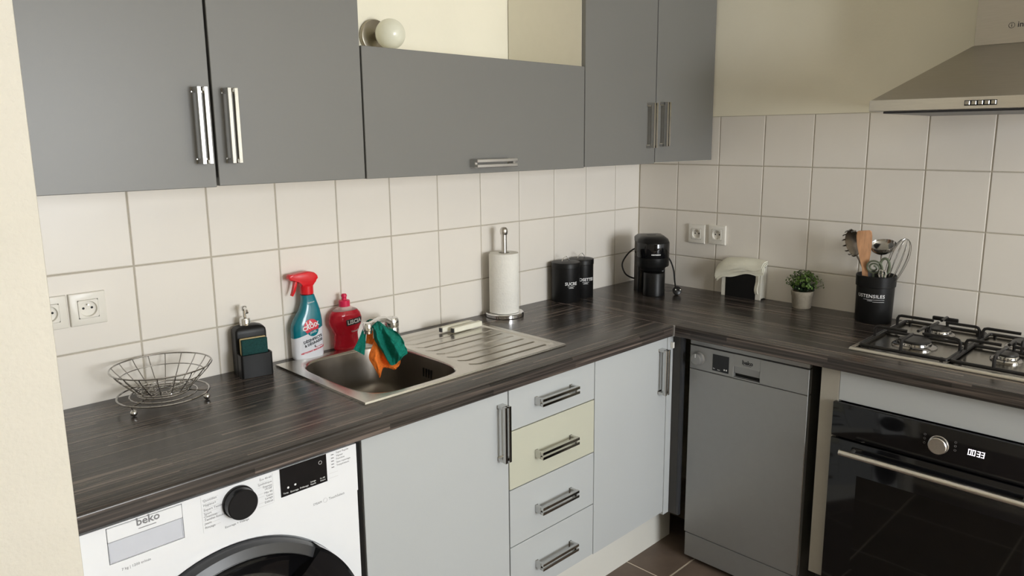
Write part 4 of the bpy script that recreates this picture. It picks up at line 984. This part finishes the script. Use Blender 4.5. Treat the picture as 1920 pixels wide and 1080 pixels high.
# slotted pasta server, tilted left
t = thing('pasta_server', 'stainless spaghetti server with toothed rim, leftmost in the utensil pot', 'utensil', U(0, -.02, .93))
b = MB(); rows = []
for i in range(17):
    a = 2*pi*i/16; rows.append(None)
cC = U(.012, -.084, 1.176); ax = (U(0, -.085, 1.215)-U(0, -.040, 1.060)).normalized(); sd = Vector((-.25, -.95, 0)); sd = (sd-ax*sd.dot(ax)).normalized(); nn = ax.cross(sd)
rows = []
for i in range(9):
    r_ = i/8; rows.append([tuple(cC+ax*(.048*r_*sin(2*pi*k/28))+sd*(.034*r_*cos(2*pi*k/28))-nn*(.014*(1-r_*r_))*(-1)) for k in range(29)])
b.grid(rows, thick=.0012)
b.tube([tuple(cC-ax*.046+nn*.002), tuple(U(.004, -.040, 1.075)), tuple(U(0, -.015, .94))], .0030, 8)
b.build('server_bowl', 'serversteel', t)
for k in range(11):
    a = 2*pi*(k/14)+.1; p = cC+ax*(.048*sin(a))+sd*(.034*cos(a))
    MB().tube([tuple(p), tuple(p-nn*.010), tuple(p-nn*.020+(cC-p)*.08)], .0028, 6, rr=[.0032, .0030, .0018]).build('tooth', 'wire', t)
# wooden spatula
t = thing('wooden_spatula', 'light wooden spatula with a flat blade in the utensil pot', 'utensil', U(.015, -.03, .93))
def slat(pts, nrm, th_): 
    bb = MB(); bb.loft([[tuple(Vector(p)-nrm*th_/2) for p in pts], [tuple(Vector(p)+nrm*th_/2) for p in pts]]); return bb
A = U(.028, -.018, .945); B = U(.032, -.042, 1.225); ax2 = (B-A).normalized(); nr = Vector((-.9, -.35, 0)); nr = (nr-ax2*nr.dot(ax2)).normalized(); s2 = ax2.cross(nr)
pr_ = [(0, .0085), (.30, .0085), (.52, .010), (.70, .019), (.82, .024), (.93, .0255), (.985, .024), (1, .018)]; L_ = (B-A).length
pts = [A+ax2*L_*a+s2*h_ for a, h_ in pr_]+[A+ax2*L_*a-s2*h_ for a, h_ in pr_[::-1]]
sp_ = slat(pts, nr, .006); bmesh.ops.bevel(sp_.bm, geom=sp_.bm.edges[:], offset=.0018, segments=2, profile=.5, affect='EDGES')
sp_.build('blade_and_handle', 'wood', t, ang=40)
# ladle
t = thing('ladle', 'stainless ladle with a round bowl leaning in the utensil pot', 'utensil', U(.01, .02, .93))
lc = U(-.005, .012, 1.178); b = MB(); rows = []
for i in range(9):
    th_ = i/8*pi/2*.98
    rows.append([tuple(lc+Vector((-.040*sin(th_)*cos(2*pi*k/32)*.9, -.045*sin(th_)*sin(2*pi*k/32), -.034*cos(th_)-.015*sin(th_)*cos(2*pi*k/32)))) for k in range(33)])
b.grid(rows, thick=.0014)
b.tube([tuple(lc+Vector((.032, .006, -.004))), tuple(lc+Vector((.030, .012, -.045))), tuple(U(-.010, .010, 1.07)), tuple(U(.0, .01, .94))], .0034, 8)
b.build('ladle_bowl', 'wire', t)
# whisk
t = thing('whisk', 'thin wire balloon whisk, rightmost in the utensil pot', 'utensil', U(0, .035, .93))
A = U(0, .028, .990); B = U(.005, .092, 1.205); axw = (B-A).normalized(); s1 = Vector((-.3, -.95, 0)); s1 = (s1-axw*s1.dot(axw)).normalized(); s3 = axw.cross(s1); Lw = (B-A).length
for k in range(5):
    a = pi*k/5; dv = s1*cos(a)+s3*sin(a); pts = []
    for i in range(33):
        th_ = 2*pi*i/32-pi/2; q_ = (sin(th_)+1)/2; r_ = .040*cos(th_)*(q_**.55 if q_ > 0 else 0)*1.0
        pts.append(tuple(A+axw*(Lw*q_)+dv*r_))
    MB().tube(pts, .0010, 6).build('wire', 'wire', t)
MB().tube([tuple(A+axw*.006), tuple(A-axw*.055)], .0055, 12).build('grip', 'brushed', t)
# potato masher style spiral and two small looped handles
t = thing('spiral_masher', 'sage green spiral-headed utensil low in the utensil pot', 'utensil', U(.03, .01, .95))
cc = U(.036, .002, 1.098); b = MB(); pts = []
for i in range(70):
    a = i*.22; r_ = .006+.0215*i/69; pts.append((cc.x-.003*cos(a), cc.y-r_*sin(a)*1.1, cc.z+r_*cos(a)))
b.tube(pts, .0032, 8); b.tube([(cc.x, cc.y, cc.z-.02), tuple(U(.02, .0, .95))], .004, 8); b.build('spiral_head', 'sage', t)
t = thing('serving_tongs', 'sage green looped tongs beside the spiral utensil in the pot', 'utensil', U(.03, .035, .95))
b = MB(); c5 = U(.030, .036, 1.105); b.tube([(c5.x, c5.y-.016*cos(a), c5.z+.028*sin(a)) for a in [i*pi/14 for i in range(-6, 21)]], .0046, 8)
b.tube([(c5.x, c5.y, c5.z-.026), tuple(U(.02, .02, .95))], .004, 8)
b.build('loop', 'sage', t)
t = thing('looped_handle_utensil', 'chrome utensil with a narrow hanging loop, low at the front of the pot', 'utensil', U(.045, .03, .95))
b = MB(); c5 = U(.046, .030, 1.078)
for o_ in (0, .011): b.tube([(c5.x, c5.y-o_-.0062*cos(a), c5.z+.016*sin(a)) for a in [i*pi/12 for i in range(-3, 16)]]+[(c5.x+.006, c5.y-o_+.003, .96)], .0022, 8)
b.build('loop', 'chrome', t)
